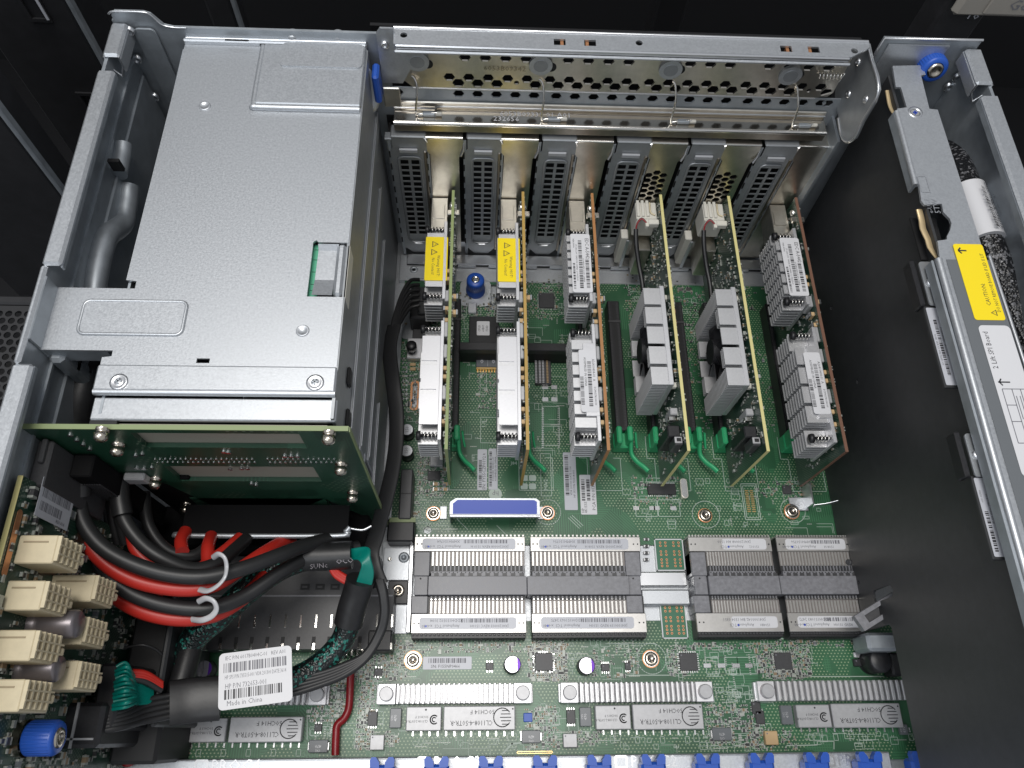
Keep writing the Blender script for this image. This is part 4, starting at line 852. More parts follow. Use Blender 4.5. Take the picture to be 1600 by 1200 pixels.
for k, lb in ((0, 'leftmost expansion card, olive board edge and yellow hot warning label on its heatsink'), (1, 'second expansion card from the left, ochre board edge and yellow hot warning label'),
              (2, 'expansion card with orange-brown board edge and white barcode label on its heatsink'), (5, 'rightmost expansion card with brown edge, staggered fins and white barcode labels')):
    t, cx = card_parts(k, edges[k], lb, 'low expansion cards with long finned heatsinks'); bracket(t, cx); cage(t, cx); backside(t, cx, 40+k)
    if k in (0, 1):
        h = heatsink(t, cx, 8.75, 13.9, 6.75, 9, .3, 4, label='rear heatsink, under the yellow label'); h2 = heatsink(t, cx, .55, 7.4, 6.75, 9, .3, 4, label='front heatsink with bright flat top')
        for yy in (4.86, 3.21):
            m = MB(); m.box(cx-1.4, cx-.6, yy-.14, yy+.14, 6.5, 6.56, 'chip'); m.build('slot_shade', h2)  # dark strip under each cut, standing in for shade inside the slot
        m = MB(); m.box(cx-1.42, cx-.3, 9.55, 13.1, 6.76, 6.82, 'aluminium', .01); m.build('top_plate', h); m = MB(); m.plate([(cx-1.42, 1.4), (cx-.3, 1.4), (cx-.3, 6.45), (cx-1.42, 6.45), (cx-1.42, 5.0), (cx-.62, 5.0), (cx-.62, 4.72), (cx-1.42, 4.72), (cx-1.42, 3.35), (cx-.62, 3.35), (cx-.62, 3.07), (cx-1.42, 3.07)], [], .09, (0, 0, 6.80), XY, 'aluminium'); m.build('top_plate', h2)
        lab(h, (cx-.85, 11.35, 6.86), DOWN, 2.9, 1.25, 'label_yellow', WARN, name='warning_label')
    else:
        h = heatsink(t, cx, 8.75, 13.9, 6.75, 9, .3, 7 if k == 5 else 9, label='rear heatsink with rows of short fins', wide=1.15); h2 = heatsink(t, cx, .55, 7.3, 6.75, 8, .33, 6 if k == 5 else 9, label='front heatsink with rows of short fins', wide=1.15)
        lab(h, (cx-.83, 11.2, 6.92), DOWN, 3.9, 1.12, 'label_white', EDC, name='barcode_label', r=.12)
        lab(h2, (cx-.80, 3.9, 6.92), DOWN, 3.6, .9, 'label_white', ASM, name='barcode_label', r=.12)
        m = MB(); m.box(cx-1.0, cx-.3, 9.5, 13.1, 6.75, 6.9, 'aluminium', .01); m.build('label_plate', h); m = MB(); m.box(cx-1.0, cx-.3, 1.9, 6.1, 6.75, 6.9, 'aluminium', .01); m.build('label_plate', h2)
    edge_caps(t, cx, (10.6, 10.1, 8.2, 7.5, 4.6, 4.1, 2.3, 1.6), 60+k)
    for y, w, h_ in ((9.0, .7, .25), (6.9, .9, .3), (5.6, .8, .22), (3.2, .8, .28)):
        m = MB(); m.box(cx-.08-h_, cx-.08, y-w/2, y+w/2, 5.9, 6.8, 'ferrite', .04); m.build('inductor', t)
    for y in (9.0, 8.0):
        m = MB(); m.box(cx+.08, cx+.4, y-.15, y+.15, 6.4, 6.75, 'tan', .03); m.box(cx+.3, cx+.42, y-.16, y+.16, 6.38, 6.77, 'solder', .02); m.build('capacitor', t)
        if k in (1, 2, 5): break

# fan cards
def fan_card(k, label):
    t, cx = card_parts(k, 'edge_yellow', label, 'low expansion cards with square fan heatsinks'); bracket(t, cx, True)
    m = MB(); y0, y1, zt = 3.75, 9.85, 6.8; m.box(cx-.58, cx-.3, y0, y1, 2.6, zt, 'aluminium', .03); h = m.build('heatsink', t)
    fy, fz, fr_ = 6.8, 4.65, 1.85; segw = (y1-y0)/5; cache = {}
    for l in range(21):
        z = zt-l*.21
        for s_ in range(5):
            a, c = y0+s_*segw+.0, y0+(s_+1)*segw-.17; mid = (a+c)/2; gone = math.hypot(mid-fy, z-.04-fz) < 2.02
            pieces = [(a, c)]
            if gone: continue
            for (aa, bb) in pieces:
                key = 'x'
                if key not in cache:
                    m = MB(); m.box(cx-1.5, cx-.58, aa, bb, z-.08, z, 'fin_metal', .015); f = m.build('fin', h); cache[key] = (f, aa, z)
                else:
                    f, a0, z0 = cache[key]; dup_part(f, (0, aa-a0, z-z0))
    fn = MB(); fn.cyl((cx-.6, fy, fz), (cx-.75, fy, fz), fr_*.95, 'black_matte', n=32); fn.cyl((cx-.7, fy, fz), (cx-1.5, fy, fz), .72, 'black_plastic', n=28)
    fo = fn.build('fan', t)
    for i in range(7):
        a = 2*math.pi*i/7; m = MB(); vs = []
        for r_, tw, w_ in ((.7, .5, .45), (1.25, .4, .75), (1.72, .3, .9)):
            for s2 in (-1, 1):
                an = a+s2*w_/r_/2; vs.append((cx-1.1+s2*tw*.5, fy+r_*math.cos(an), fz+r_*math.sin(an)))
        vs2 = [(v[0]+.05, v[1], v[2]) for v in vs]
        m.add(vs+vs2, [(0, 1, 3, 2), (2, 3, 5, 4), (6, 8, 9, 7), (8, 10, 11, 9), (0, 2, 8, 6), (2, 4, 10, 8), (1, 7, 9, 3), (3, 9, 11, 5), (4, 5, 11, 10), (0, 6, 7, 1)], 'black_plastic'); m.build('fan_blade', fo)
    # white plug and rear connectors
    m = MB(); m.box(cx-1.35, cx-.1, 14.75, 16.0, 4.6, 6.3, 'white_plastic', .06)
    for i in range(3): m.box(cx-1.32+i*.28, cx-1.14+i*.28, 14.9, 16.05, 6.3, 6.42, 'white_plastic', .03)
    m.tube([(cx-.5, 15.9, 6.36), (cx-.5, 15.2, 6.36), (cx-.25, 15.0, 6.36)], .05, 'beige_plastic', 6); m.build('white_socket', t)
    m = MB(); m.box(cx-.75, cx-.1, 14.2, 14.55, 6.2, 6.6, 'white_plastic', .05); m.box(cx-.9, cx-.7, 14.1, 14.6, 6.2, 6.5, 'white_plastic', .03); m.build('fan_plug', t)
    for q, c_ in enumerate(('red_deep', 'black_wire', 'white_plastic')):
        m = MB(); m.tube([(cx-.8, 14.3+q*.05, 6.45), (cx-1.1, 14.6+q*.06, 6.5), (cx-1.35, 14.4+q*.04, 6.3), (cx-1.4, 14.1, 6.0)], .05, c_, 6); m.build('fan_wire', t)
    m = MB(); m.tube([(cx-1.4, 14.2, 6.05), (cx-1.35, 13.4, 5.6), (cx-1.15, 12.4, 5.0), (cx-.95, 11.3, 4.6), (cx-.9, 10.0, 4.3)], .14, 'black_tube', 10); m.build('fan_cable', t)
    m = MB(); m.box(cx-1.75, cx-1.3, 15.3, 16.0, .8, 3.6, 'white_plastic', .05); m.box(cx-1.4, cx-1.2, 15.2, 15.3, .4, 3.4, 'steel', .02); m.build('lower_socket', t)
    m = MB(); m.box(cx-.9, cx-.1, 14.0, 15.6, 1.4, 4.2, 'nickel', .06); m.build('metal_port', t)
    # front parts
    m = MB(); m.box(cx-.75, cx-.08, 1.05, 1.7, 3.9, 6.2, 'black_plastic', .06); m.build('black_relay', t)
    m = MB(); m.box(cx-.5, cx-.08, .5, 1.0, 5.2, 6.5, 'chip', .04); m.box(cx-.52, cx-.12, .58, .92, 6.5, 6.56, 'ferrite', .02); m.box(cx-.42, cx-.2, .66, .84, 6.56, 6.6, 'black_matte'); m.build('switch', t)
    m = MB(); m.box(cx-.5, cx-.08, 2.3, 2.7, 5.0, 6.2, 'ferrite', .05); m.box(cx-.6, cx-.2, 2.0, 2.25, 5.9, 6.1, 'chrome', .03); m.build('inductor', t)
    for y in (9.3, 3.9):
        m = MB(); m.box(cx-.38, cx-.08, y-.15, y+.15, 6.2, 6.5, 'white_plastic', .04); m.build('clip', t)
    for y in (8.3, 7.6):
        m = MB(); m.box(cx+.08, cx+.25, y-.12, y+.12, 6.3, 6.7, 'copper', .03); m.build('capacitor', t)
    backside(t, cx, 70+k, 220); return t
fan_card(3, 'expansion card with pale yellow edge and fan heatsink, nearest the orange-brown card')
fan_card(4, 'expansion card with pale yellow edge and fan heatsink, nearest the rightmost card')

# ================================================================ metal centre strip between the boards
m = MB(); m.box(-3.9, 25.5, -7.35, -3.2, -.25, -.12, 'steel', .02); m.box(10.6, 13.3, -5.55, -4.75, -.12, .25, 'steel_edge', .06); m.box(10.6, 13.3, -6.6, -5.75, -.12, .5, 'steel', .08); m.build('centre_rail', ch)
m = MB(); m.box(-3.7, -2.0, -8.0, -3.0, -.12, .1, 'steel', .03); m.box(-3.6, -2.1, -5.2, -3.4, .1, .2, 'steel', .03); m.box(-2.15, -1.9, -8.0, -3.0, .1, .5, 'steel_edge', .05); sd = m.build('side_strip', ch)
for u, v, r in ((631, 871, .3), (609, 874, .12)):
    x, y, z = A(u, v, .2); m = MB(); m.lathe((x, y, .2), (0, 0, 1), [(r, 0), (r*.9, .07), (r*.4, .07), (r*.35, .02), (.001, .02)], 'steel_dark' if r > .2 else 'chrome', 20); m.build('rivet', sd)
# ================================================================ mezzanine connectors (a rear half and a front half each)
mat('slot_brown', (0.20, 0.18, 0.17), 0.45, 0.3)
def mezz(x0, x1, texts, left_end, lb_r, lb_f, seed):
    """metal-capped board connector; rear half belongs to the rear board, front half to the front board"""
    t = thing('board_connector', ((x0+x1)/2, -5.6, .1), lb_r, 'connector')
    zt = 1.2; n = 23; xf0 = x0+(.95 if left_end == 1 else .06); xf1 = x1-(.95 if left_end == -1 else .06); pitch = (xf1-xf0)/n
    # rear cap
    m = MB(); m.box(x0, x1, -3.82, -3.02, zt-.12, zt, 'tin_strip', .02); m.build('rear_cap', t)
    m = MB(); m.box(x0, x1, -8.1, -7.12, zt-.12, zt, 'tin_strip', .02); m.build('front_cap', t)
    m = MB(); m.box(x0+.03, x1-.03, -5.0, -3.05, .05, zt-.13, 'black_plastic', .02); m.box(x0+.03, x1-.03, -8.35, -6.2, .05, zt-.13, 'black_plastic', .02)
    nt = 27
    for i in range(nt):
        x = x0+.1+i*(x1-x0-.2)/(nt-1)
        m.box(x-.05, x+.05, -3.0, -2.9, .1, zt-.02, 'tin_strip'); m.box(x-.065, x+.065, -8.22, -8.12, .5, zt-.03, 'chip', .02); m.box(x-.05, x+.05, -8.40, -8.22, .1, .75, 'chip_dark', .02)
    m.build('side_teeth', t, kind='stuff')
    m = MB(); m.box(xf0-.02, xf1+.02, -4.62, -3.83, zt-.2, zt-.06, 'slot_brown'); m.box(xf0-.02, xf1+.02, -4.9, -4.62, zt-.2, zt-.1, 'chip_dark'); m.box(xf0-.02, xf1+.02, -7.12, -6.42, zt-.2, zt-.06, 'slot_brown'); m.box(xf0-.02, xf1+.02, -6.42, -6.2, zt-.2, zt-.1, 'chip_dark'); m.build('slot_bed', t)
    m = MB(); m.box(xf0, xf0+pitch*.62, -4.62, -3.83, zt-.1, zt-.012, 'tin_strip', .02); f = m.build('contact_blade', t)
    m = MB(); m.box(xf0, xf0+pitch*.62, -7.11, -6.45, zt-.1, zt-.012, 'tin_strip', .02); g = m.build('contact_blade', t)
    for i in range(1, n): dup_part(f, (i*pitch, 0, 0)); dup_part(g, (i*pitch, 0, 0))
    m = MB()
    for i in range(n):
        x = xf0+i*pitch; m.box(x+pitch*.62, x+pitch*.95, -4.92, -4.6, zt-.16, zt+.02, 'grey_plastic'); m.box(x+.02, x+pitch*.5, -6.42, -6.22, zt-.1, zt+.0, 'grey_plastic'); m.cyl((x+pitch*.3, -6.38, zt-.1), (x+pitch*.3, -6.38, zt+.03), .035, 'chrome', n=6)
        if left_end is not None: m.cyl((x+pitch*.5, -5.0, zt+.1), (x+pitch*.5, -5.0, zt+.165), .03, 'black_matte', n=6)
    m.build('plastic_ribs', t, kind='stuff')
    m = MB(); m.box(xf0-.12 if left_end == 1 else x0-.22, x1+.05 if left_end != -1 else xf1+.12, -6.18, -5.2, .3, zt+.25, 'grey_plastic', .02); m.box(xf0, xf1, -5.2, -4.92, .3, zt+.15, 'grey_plastic', .02)
    for i in range(11): x = xf0+.3+i*(xf1-xf0)/11; m.box(x-.12, x+.12, -5.19, -5.03, zt+.15, zt+.17, 'chip')
    m.build('centre_block', t)
    if left_end:
        m = MB(); sx = x0 if left_end == 1 else x1-.95
        m.box(sx+.03, sx+.86, -5.15, -3.86, .1, zt+.05, 'grey_plastic', .03); m.box(sx+.08, sx+.80, -6.16, -5.16, .1, zt+.05, 'grey_plastic', .03); m.box(sx-.04, sx+.82, -7.1, -6.2, .1, zt+.02, 'grey_plastic', .03); m.cyl((sx+.4, -5.3, zt+.05), (sx+.4, -5.3, zt+.055), .05, 'black_matte', n=10); m.build('end_block', t)
    m = MB()
    for xx in (x0+.15, x0+.38, x1-.38, x1-.15):
        for yy in (-3.42, -7.6): m.cyl((xx, yy, zt-.01), (xx, yy, zt+.004), .045, 'chip_dark', n=10)
    m.build('cap_dots', t, kind='stuff')
    lx0, lx1, base, r1, r2 = texts
    for (yy, rows, ps) in ((-3.42, r1, 1), (-7.60, r2, 2)):
        w = lx1-lx0; it = [('t', rows[0], w*.28, .14, .22, .95, 'ink_grey'), ('t', rows[1], -w*.22, .14, .20, .95, 'ink_grey'), ('t', rows[2], w*.22, -.14, .22, .95, 'ink_grey')]
        if rows[3]: it.append(('b', -w*.17, -.13, w*.48, .2, seed+ps, 'ink_grey'))
        lab(t, ((lx0+lx1)/2, yy, zt+.012), UPS, w, .6, base, it, name='printed_label', r=.15)
        m = MB(); m.cyl((lx0+.35, yy-.15, zt+.03), (lx0+.35, yy-.15, zt+.034), .06, 'blue_label', n=12); m.build('ink_dot', t)
    return t
mezz(-1.82, 4.22, (-1.4, 3.7, 'label_grey', ('Amphenol TCS  x-6-40', 'JX41200008 REVA 1510 H', 'XHMH150764', 1), ('Amphenol TCS  x-6-40', 'JX41200003 REVC 1510H', 'XDDH150592 3104', 1)), 1, 'leftmost metal-capped board connector with plastic end block on its left', '', 10)
mezz(4.52, 10.62, (5.0, 9.95, 'label_grey', ('Amphenol TCS  x-6-40', 'JX41200005 REVA 1508 H', 'XHMH150756', 1), ('Amphenol TCS  x-6-40', 'JX41000139 REVD 1510H', 'XDDH151063 2475', 1)), -1, 'second metal-capped board connector from the left, end block on its right', '', 20)
mezz(13.32, 18.0, (15.2, 17.7, 'label_white', ('Amphenol TCS', '151012', 'JX41200008 AH 1510', 0), ('Amphenol TCS', '150480', 'JX41000142 BH 1504 0351', 0)), 1, 'third metal-capped board connector with short white labels, right of the pad windows', '', 30)
mezz(18.30, 22.45, (18.8, 22.2, 'label_white', ('Amphenol TCS x-6-40', '1508 H', 'XHMH150756', 1), ('Amphenol TCS x-6-40', 'REVD 1510H', 'XDDH151083 2472', 1)), 0, 'rightmost metal-capped board connector, partly hidden by the black partition', '', 40)
# pad windows between connector pairs
for (u0, v0, u1, v1, lbl, par) in ((1024, 842, 1069, 892, 'r', io), (1033, 943, 1073, 998, 'f', pb)):
    x0, x1, y0, y1 = PB(u0, v0, u1, v1, .1); m = MB(); m.box(x0, x1, y0, y1, -.05, .1, 'mask_light'); m.line(rect(x0+.03, x1-.03, y0+.03, y1-.03), .06, .105, 'label_white', True)
    for gx in (.2, .38, .66, .84):
        for gy in (.12, .22, .32, .47, .57, .75, .85):
            x = x0+(x1-x0)*gx; y = y0+(y1-y0)*(gy+.03); m.cyl((x, y, .1), (x, y, .112), .065, 'copper', n=10); m.cyl((x, y, .112), (x, y, .114), .035, 'chip_dark', n=8)
    m.build('pad_window', par)
m = MB(); x, y, _ = A(1012, 905, 0)
for i in range(4):
    a = A(1005, 843+i*10.5, 0); m.box(a[0], a[0]+.35, a[1]-.08, a[1]+.08, .0, .06, 'solder', .02); m.box(a[0]+.1, a[0]+.25, a[1]-.09, a[1]+.09, .0, .08, 'chip')
m.build('small_components', io, kind='stuff')

# ================================================================ front board: heat spreader strips, inductors, chips
def strip(x0, x1, left_block=True, right_block=True):
    y0, y1 = -11.5, -10.5; m = MB(); m.box(x0, x1, y0+.04, y1-.04, .02, .3, 'aluminium', .02); s_ = m.build('heat_spreader', pb)
    a = x0+(1.05 if left_block else .1); c = x1-(1.0 if right_block else .1)
    for bx, on in ((x0+.08, left_block), (x1-1.0, right_block)):
        if not on: continue
        m = MB(); m.box(bx, bx+.92, y0, y1, .3, .62, 'aluminium', .03); m.build('end_block', s_)
        m = MB(); m.cyl((bx+.46, (y0+y1)/2, .62), (bx+.46, (y0+y1)/2, .88), .36, 'cap_grey', n=28, cap_m='ferrite'); m.cyl((bx+.46, (y0+y1)/2, .88), (bx+.46, (y0+y1)/2, .92), .36, 'ferrite', r1=.32, n=28); m.build('round_pin', s_)
    n = 23; p = (c-a)/n; m = MB(); m.box(a, a+p*.52, y0+.0, y1, .3, .82, 'fin_metal', .03); m.box(a+p*.52, a+p*.6, y0+.12, y1-.12, .3, .78, 'fin_metal'); f = m.build('fin', s_)
    for i in range(1, n): dup_part(f, (i*p, 0, 0))
    return s_
strip(-13.6, -5.92, False, True); strip(-3.5, 4.55); strip(5.9, 14.05); strip(16.25, 24.4, True, False)
def ind(u, v, w, h, big, z=.55):
    x0, x1, y0, y1 = PC(u, v, w, h, z); m = MB(); m.box(x0, x1, y0, y1, .02, z, 'ferrite', .04); cx, cy = (x0+x1)/2, (y0+y1)/2; W_ = x1-x0
    if big:
        m.text('50CH14 F', (cx+.15, cy-.26+.55, z+.005), UPS, .30, 'ink'); m.text('CL1108-4-50TR-R', (cx-.4, cy-.22, z+.005), UPS, .34, 'ink', .85)
        m.text('50CH14 F', (cx+.15, cy+.3, z+.005), UPS, .01, 'ink')
        lx = cx+W_*.32; m.line(circle(lx, cy+.02, .44, 30)[3:28], .05, z+.006, 'ink')
        for i in range(5): yy = cy-.3+i*.16; m.line([(lx-.1+abs(i-2)*.05, yy), (lx+math.sqrt(max(.01, .19-(yy-cy)**2)), yy)], .045, z+.006, 'ink')
        m.cyl((x1-.12, y1-.15, z), (x1-.12, y1-.15, z+.005), .045, 'ink', n=8)
    else:
        m.text('CL1108-2-50TR-R', (cx-.35, cy-.12, z+.005), UPS, .17, 'ink', .9); m.text('50CH15 F', (cx-.1, cy+.08, z+.005), UPS, .16, 'ink'); lx = cx+W_*.3; m.line(circle(lx, cy-.05, .2, 20)[3:18], .06, z+.006, 'ink'); m.line(circle(lx, cy-.05, .1, 14)[2:12], .05, z+.006, 'ink'); m.cyl((cx+.1, y1-.15, z), (cx+.1, y1-.15, z+.005), .05, 'ink', n=8)
    return m.build('inductor', pb)
ind(325, 1141, 56, 38, False); ind(415, 1140, 114, 40, True); ind(662, 1123, 55, 38, False); ind(749, 1122, 112, 38, True); ind(958, 1121, 55, 38, False); ind(1044, 1120, 110, 40, True); ind(1272, 1119, 52, 36, False); ind(1355, 1118, 108, 38, True)
for u, v, w, h in ((618, 1122, 18, 31), (915, 1120, 18, 30), (1230, 1117, 18, 30), (497, 1166, 30, 20), (830, 1151, 30, 20), (1128, 1147, 30, 20), (1413, 1140, 12, 16)):
    m = MB(); x0, x1, y0, y1 = PC(u, v, w, h, .3); m.box(x0, x1, y0, y1, .02, .3, 'segment', .03); m.text('470', ((x0+x1)/2, (y0+y1)/2, .303), UP if h > w else UPS, .2, 'ferrite'); m.text('CV2', ((x0+x1)/2-(.18 if h > w else 0), (y0+y1)/2-(.0 if h > w else .2), .303), UP if h > w else UPS, .14, 'ferrite')
    if w > h: m.box(x0-.06, x0+.03, y0+.1, y1-.1, .02, .2, 'solder', .02); m.box(x1-.03, x1+.06, y0+.1, y1-.1, .02, .2, 'solder', .02)
    m.build('tantalum_capacitor', pb)
chip(pb, 850, 1034, 28, 28, .12, pins=2); chip(pb, 1076, 1034, 28, 28, .12, pins=2); chip(pb, 1224, 1033, 27, 27, .12, pins=2)
for u, v, w, h in ((582, 1123, 15, 23), (892, 1120, 14, 22), (1188, 1121, 14, 21), (591, 1050, 13, 12), (765, 1041, 12, 12), (946, 1043, 13, 12), (981, 1041, 9, 12), (497, 1137, 12, 12), (1182, 1106, 14, 20)):
    chip(pb, u, v, w, h, .12, 'chip', pins=1)
chip(pb, 589, 1160, 22, 24, .35, 'ferrite', 'inductor'); chip(pb, 891, 1157, 22, 22, .35, 'ferrite', 'inductor'); chip(pb, 1206, 1153, 20, 22, .35, 'tan', 'inductor')
m = MB(); m.pbox(818, 1114, 832, 1128, .02, .15, 'blue_plastic', .03); m.build('blue_chip', pb)
for u, v in ((801, 1038), (917, 1040), (318, 1045)):
    x, y, z = A(u, v, .9); m = MB(); m.lathe((x, y, .02), (0, 0, 1), [(.45, 0), (.45, .12), (.40, .18), (.44, .22), (.44, .82), (.40, .88)], 'chip', 26); m.cyl((x, y, .87), (x, y, .885), .41, 'cap_top', n=28)
    seg = [(x+.41*math.cos(t), y+.41*math.sin(t), .888) for t in [(-.95+i*.19) for i in range(11)]]; m.quad(seg, 'cap_purple')
    for i, s_ in enumerate(('16S', '270', '16V')): m.text(s_, (x-.1, y+.17-.17*i, .889), UPS, .17, 'ink_grey')
    m.build('round_capacitor', pb)
x, y, z = A(1376, 1032, 1.3); m = MB(); m.lathe((x, y, .02), (0, 0, 1), [(.62, 0), (.62, .2), (.56, .26), (.6, .3), (.6, 1.25), (.52, 1.35), (.001, 1.33)], 'black_plastic', 30); m.build('black_capacitor', pb)
for u, v in ((1341, 1012), (1341, 1023)):
    m = MB(); x0, x1, y0, y1 = PC(u, v, 13, 8, .12); m.box(x0, x1, y0, y1, .01, .12, 'label_white', .02); m.box(x0+.1, x1-.1, y0-.01, y1+.01, .02, .13, 'ferrite'); m.build('ceramic_capacitor', pb)
chip(pb, 1343, 1035, 16, 12, .25, 'chip_dark')
screw(pb, 645, 1031, .05, .36, ring=.48); screw(pb, 1018, 1029, .05, .36, ring=.46); screw(ch, 622, 922, .35, .34)
m = MB(); x, y, _ = A(622, 922, .3); m.box(x-.55, x+.55, y-.75, y+.5, .1, .36, 'chip', .05); m.build('screw_pad', ch)
plab(pb, 699, 1036, 76, 20, .03, XY, 'label_grey', lambda W_, H_: [('b', 0, .12, 2.0, .24, 51, 'ink_grey'), ('t', 'SN: F155NP0466', -.1, -.17, .22)], name='serial_label')
m = MB()
for u, v, r in ((1018, 1029, .78), (645, 1031, .6)):
    x, y, _ = A(u, v, 0); m.line(circle(x, y, r, 36), .04, .007, 'silk', True)
for u, v, w, h in ((1138, 1040, 30, 26), (1118, 1040, 30, 26), (1168, 1040, 30, 26), (1107, 968, 4, 50), (905, 1120, 34, 46), (630, 1122, 12, 40)):
    x0, x1, y0, y1 = PC(u, v, w, h, 0); m.line(rect(x0, x1, y0, y1), .03, .007, 'silk', True)
m.line([A(1262, 1030)[:2], A(1262, 1057)[:2], A(1380, 1057)[:2]], .04, .008, 'silk'); m.line([A(960, 1055)[:2], A(1050, 1055)[:2]], .04, .008, 'silk'); m.line([A(645, 1001)[:2], A(826, 1000)[:2]], .04, .008, 'silk'); m.line([A(828, 1000)[:2], A(1000, 1000)[:2]], .04, .008, 'silk')
m.line([A(1085, 999)[:2], A(1210, 998)[:2], A(1211, 994)[:2], A(1213, 998)[:2], A(1350, 997)[:2]], .05, .008, 'silk'); m.line([A(1228, 1172)[:2], A(1228, 1165)[:2], A(1277, 1164)[:2], A(1277, 1158)[:2], A(1303, 1158)[:2], A(1303, 1170)[:2]], .04, .008, 'silk')
m.line([A(785, 1178)[:2], A(800, 1162)[:2], A(822, 1160)[:2]], .08, .008, 'silk'); m.line([A(480, 1118)[:2], A(480, 1155)[:2]], .04, .008, 'silk')
for u, v in ((1105, 1040), (1127, 1040), (1150, 1040), (1170, 1040)):
    x0, x1, y0, y1 = PC(u, v, 12, 7, 0); m.box(x0, x1, y0, y1, .004, .03, 'solder', .01)
for base, dv in ((298, 1166), (645, 1148), (943, 1146), (1252, 1142)):
    for i in range(14):
        x, y, _ = A(base+i*13, dv, 0); m.box(x-.04, x+.04, y-.06, y+.16, .005, .02, 'solder')
        if i % 3 == 1: m.line(rect(x-.1, x+.12, y-.45, y-.15), .025, .007, 'silk', True)
x0, x1, y0, y1 = PB(808, 1174, 863, 1177, 0); m.line(rect(x0, x1, y0, y1), .03, .008, 'gold', True)
m.build('silkscreen', pb, kind='stuff')
m = MB()
for (u0, v0, u1, v1, n, sd) in ((560, 1000, 640, 1062, 170, 101), (826, 1004, 885, 1064, 280, 102), (1045, 1010, 1070, 1056, 50, 103), (1186, 1008, 1212, 1060, 70, 104), (1238, 1010, 1262, 1060, 60, 105), (1210, 1046, 1250, 1062, 60, 106),
        (555, 1060, 588, 1170, 130, 107), (822, 1104, 870, 1170, 110, 108), (1108, 1100, 1180, 1165, 150, 109), (925, 1012, 1000, 1060, 45, 110), (480, 1060, 545, 1130, 130, 111), (600, 1142, 625, 1165, 24, 112), (895, 1140, 940, 1165, 24, 113), (1160, 1140, 1240, 1172, 50, 114), (455, 1040, 560, 1068, 120, 115), (640, 1004, 830, 1020, 60, 116), (1080, 1004, 1200, 1014, 30, 117), (480, 1050, 560, 1060, 40, 118), (210, 1030, 300, 1080, 40, 119), (260, 1160, 300, 1180, 20, 120), (1215, 1000, 1350, 1010, 30, 121)):
    a = A(u0, v1, 0); c = A(u1, v0, 0); smd(m, a[0], c[0], a[1], c[1], int(n*1.7), sd)
m.build('small_components', pb, kind='stuff')
m = MB()
for (u0, v0, u1, v1, n, sd) in ((560, 1000, 640, 1062, 60, 101), (826, 1004, 1000, 1064, 90, 102), (1045, 1004, 1260, 1058, 110, 103), (555, 1060, 588, 1170, 50, 107), (822, 1104, 870, 1170, 50, 108), (1108, 1070, 1180, 1170, 90, 109), (480, 1060, 545, 1160, 60, 111), (600, 1145, 940, 1172, 40, 113), (940, 1145, 1400, 1172, 60, 114)):
    a = A(u0, v1, 0); c = A(u1, v0, 0); silk_marks(m, a[0], c[0], a[1], c[1], n, sd)
m.build('board_legends', pb, kind='stuff')

# ================================================================ big black power connector at the left of the front board
pc = thing('power_connector_block', (-9, -7.5, 0), 'wide black plastic power connector block with silver pins under the cables', 'connector')
m = MB(); m.plate([(-14.6, -8.9), (-3.9, -8.9), (-3.9, -8.0), (-2.75, -8.0), (-2.75, -5.9), (-3.6, -5.9), (-3.6, -4.2), (-14.6, -4.2)], [], 1.6, (0, 0, .9), XY, 'chip'); m.box(-14.5, -2.8, -6.3, -6.22, 1.7, 1.74, 'grey_plastic'); m.box(-3.95, -2.75, -9.0, -8.0, .1, 1.75, 'black_plastic', .06); pcb_ = m.build('housing', pc)
for i in range(14):
    x = -12.9+i*.78; m = MB(); m.box(x-.05, x+.05, -7.85, -7.2, 1.68, 1.73, 'chrome', .01); m.build('contact_slit', pc)
    m = MB(); m.box(x-.13, x+.05, -8.75, -8.3, 1.69, 1.72, 'black_matte'); m.box(x-.09, x+.06, -8.95, -8.6, 1.3, 1.74, 'chrome', .02); m.build('power_pin', pc)
    if i > 6 and i < 12: m = MB(); m.box(x-.2, x+.28, -5.95, -5.65, 1.68, 1.72, 'black_matte'); m.box(x-.1, x+.15, -5.85, -5.75, 1.7, 1.74, 'chip'); m.build('vent_slot', pc)
m = MB()
for i in range(9):
    for j in range(1): x = -6.1+i*.27; m.box(x-.05, x+.05, -9.2, -8.5, .3, 1.5, 'chrome', .01); m.cyl((x, -9.15, .1), (x, -9.15, .35), .09, 'chip_dark', n=8)
m.build('signal_pins', pc, kind='stuff')
# black upright connector beside the rear board
m = MB(); x0, x1, y0, y1 = PB(626, 738, 645, 815, 1.0); m.box(x0, x1, y0, y1, .1, 1.6, 'chip', .06); m.box(x0-.6, x1+.2, y0-1.2, y0+.1, .1, 1.4, 'black_plastic', .08); m.box(x0-.5, x1+.25, y0-.15, y0+.1, 1.4, 1.5, 'edge_green'); m.box(x0+.05, x1-.05, (y0+y1)/2-.02, (y0+y1)/2+.02, 1.6, 1.62, 'black_matte')
o = m.build('side_connector', origin=(x0, y0, .1)); tag(o, 'tall black connector standing beside the left edge of the rear board, under the flat cable', 'connector')

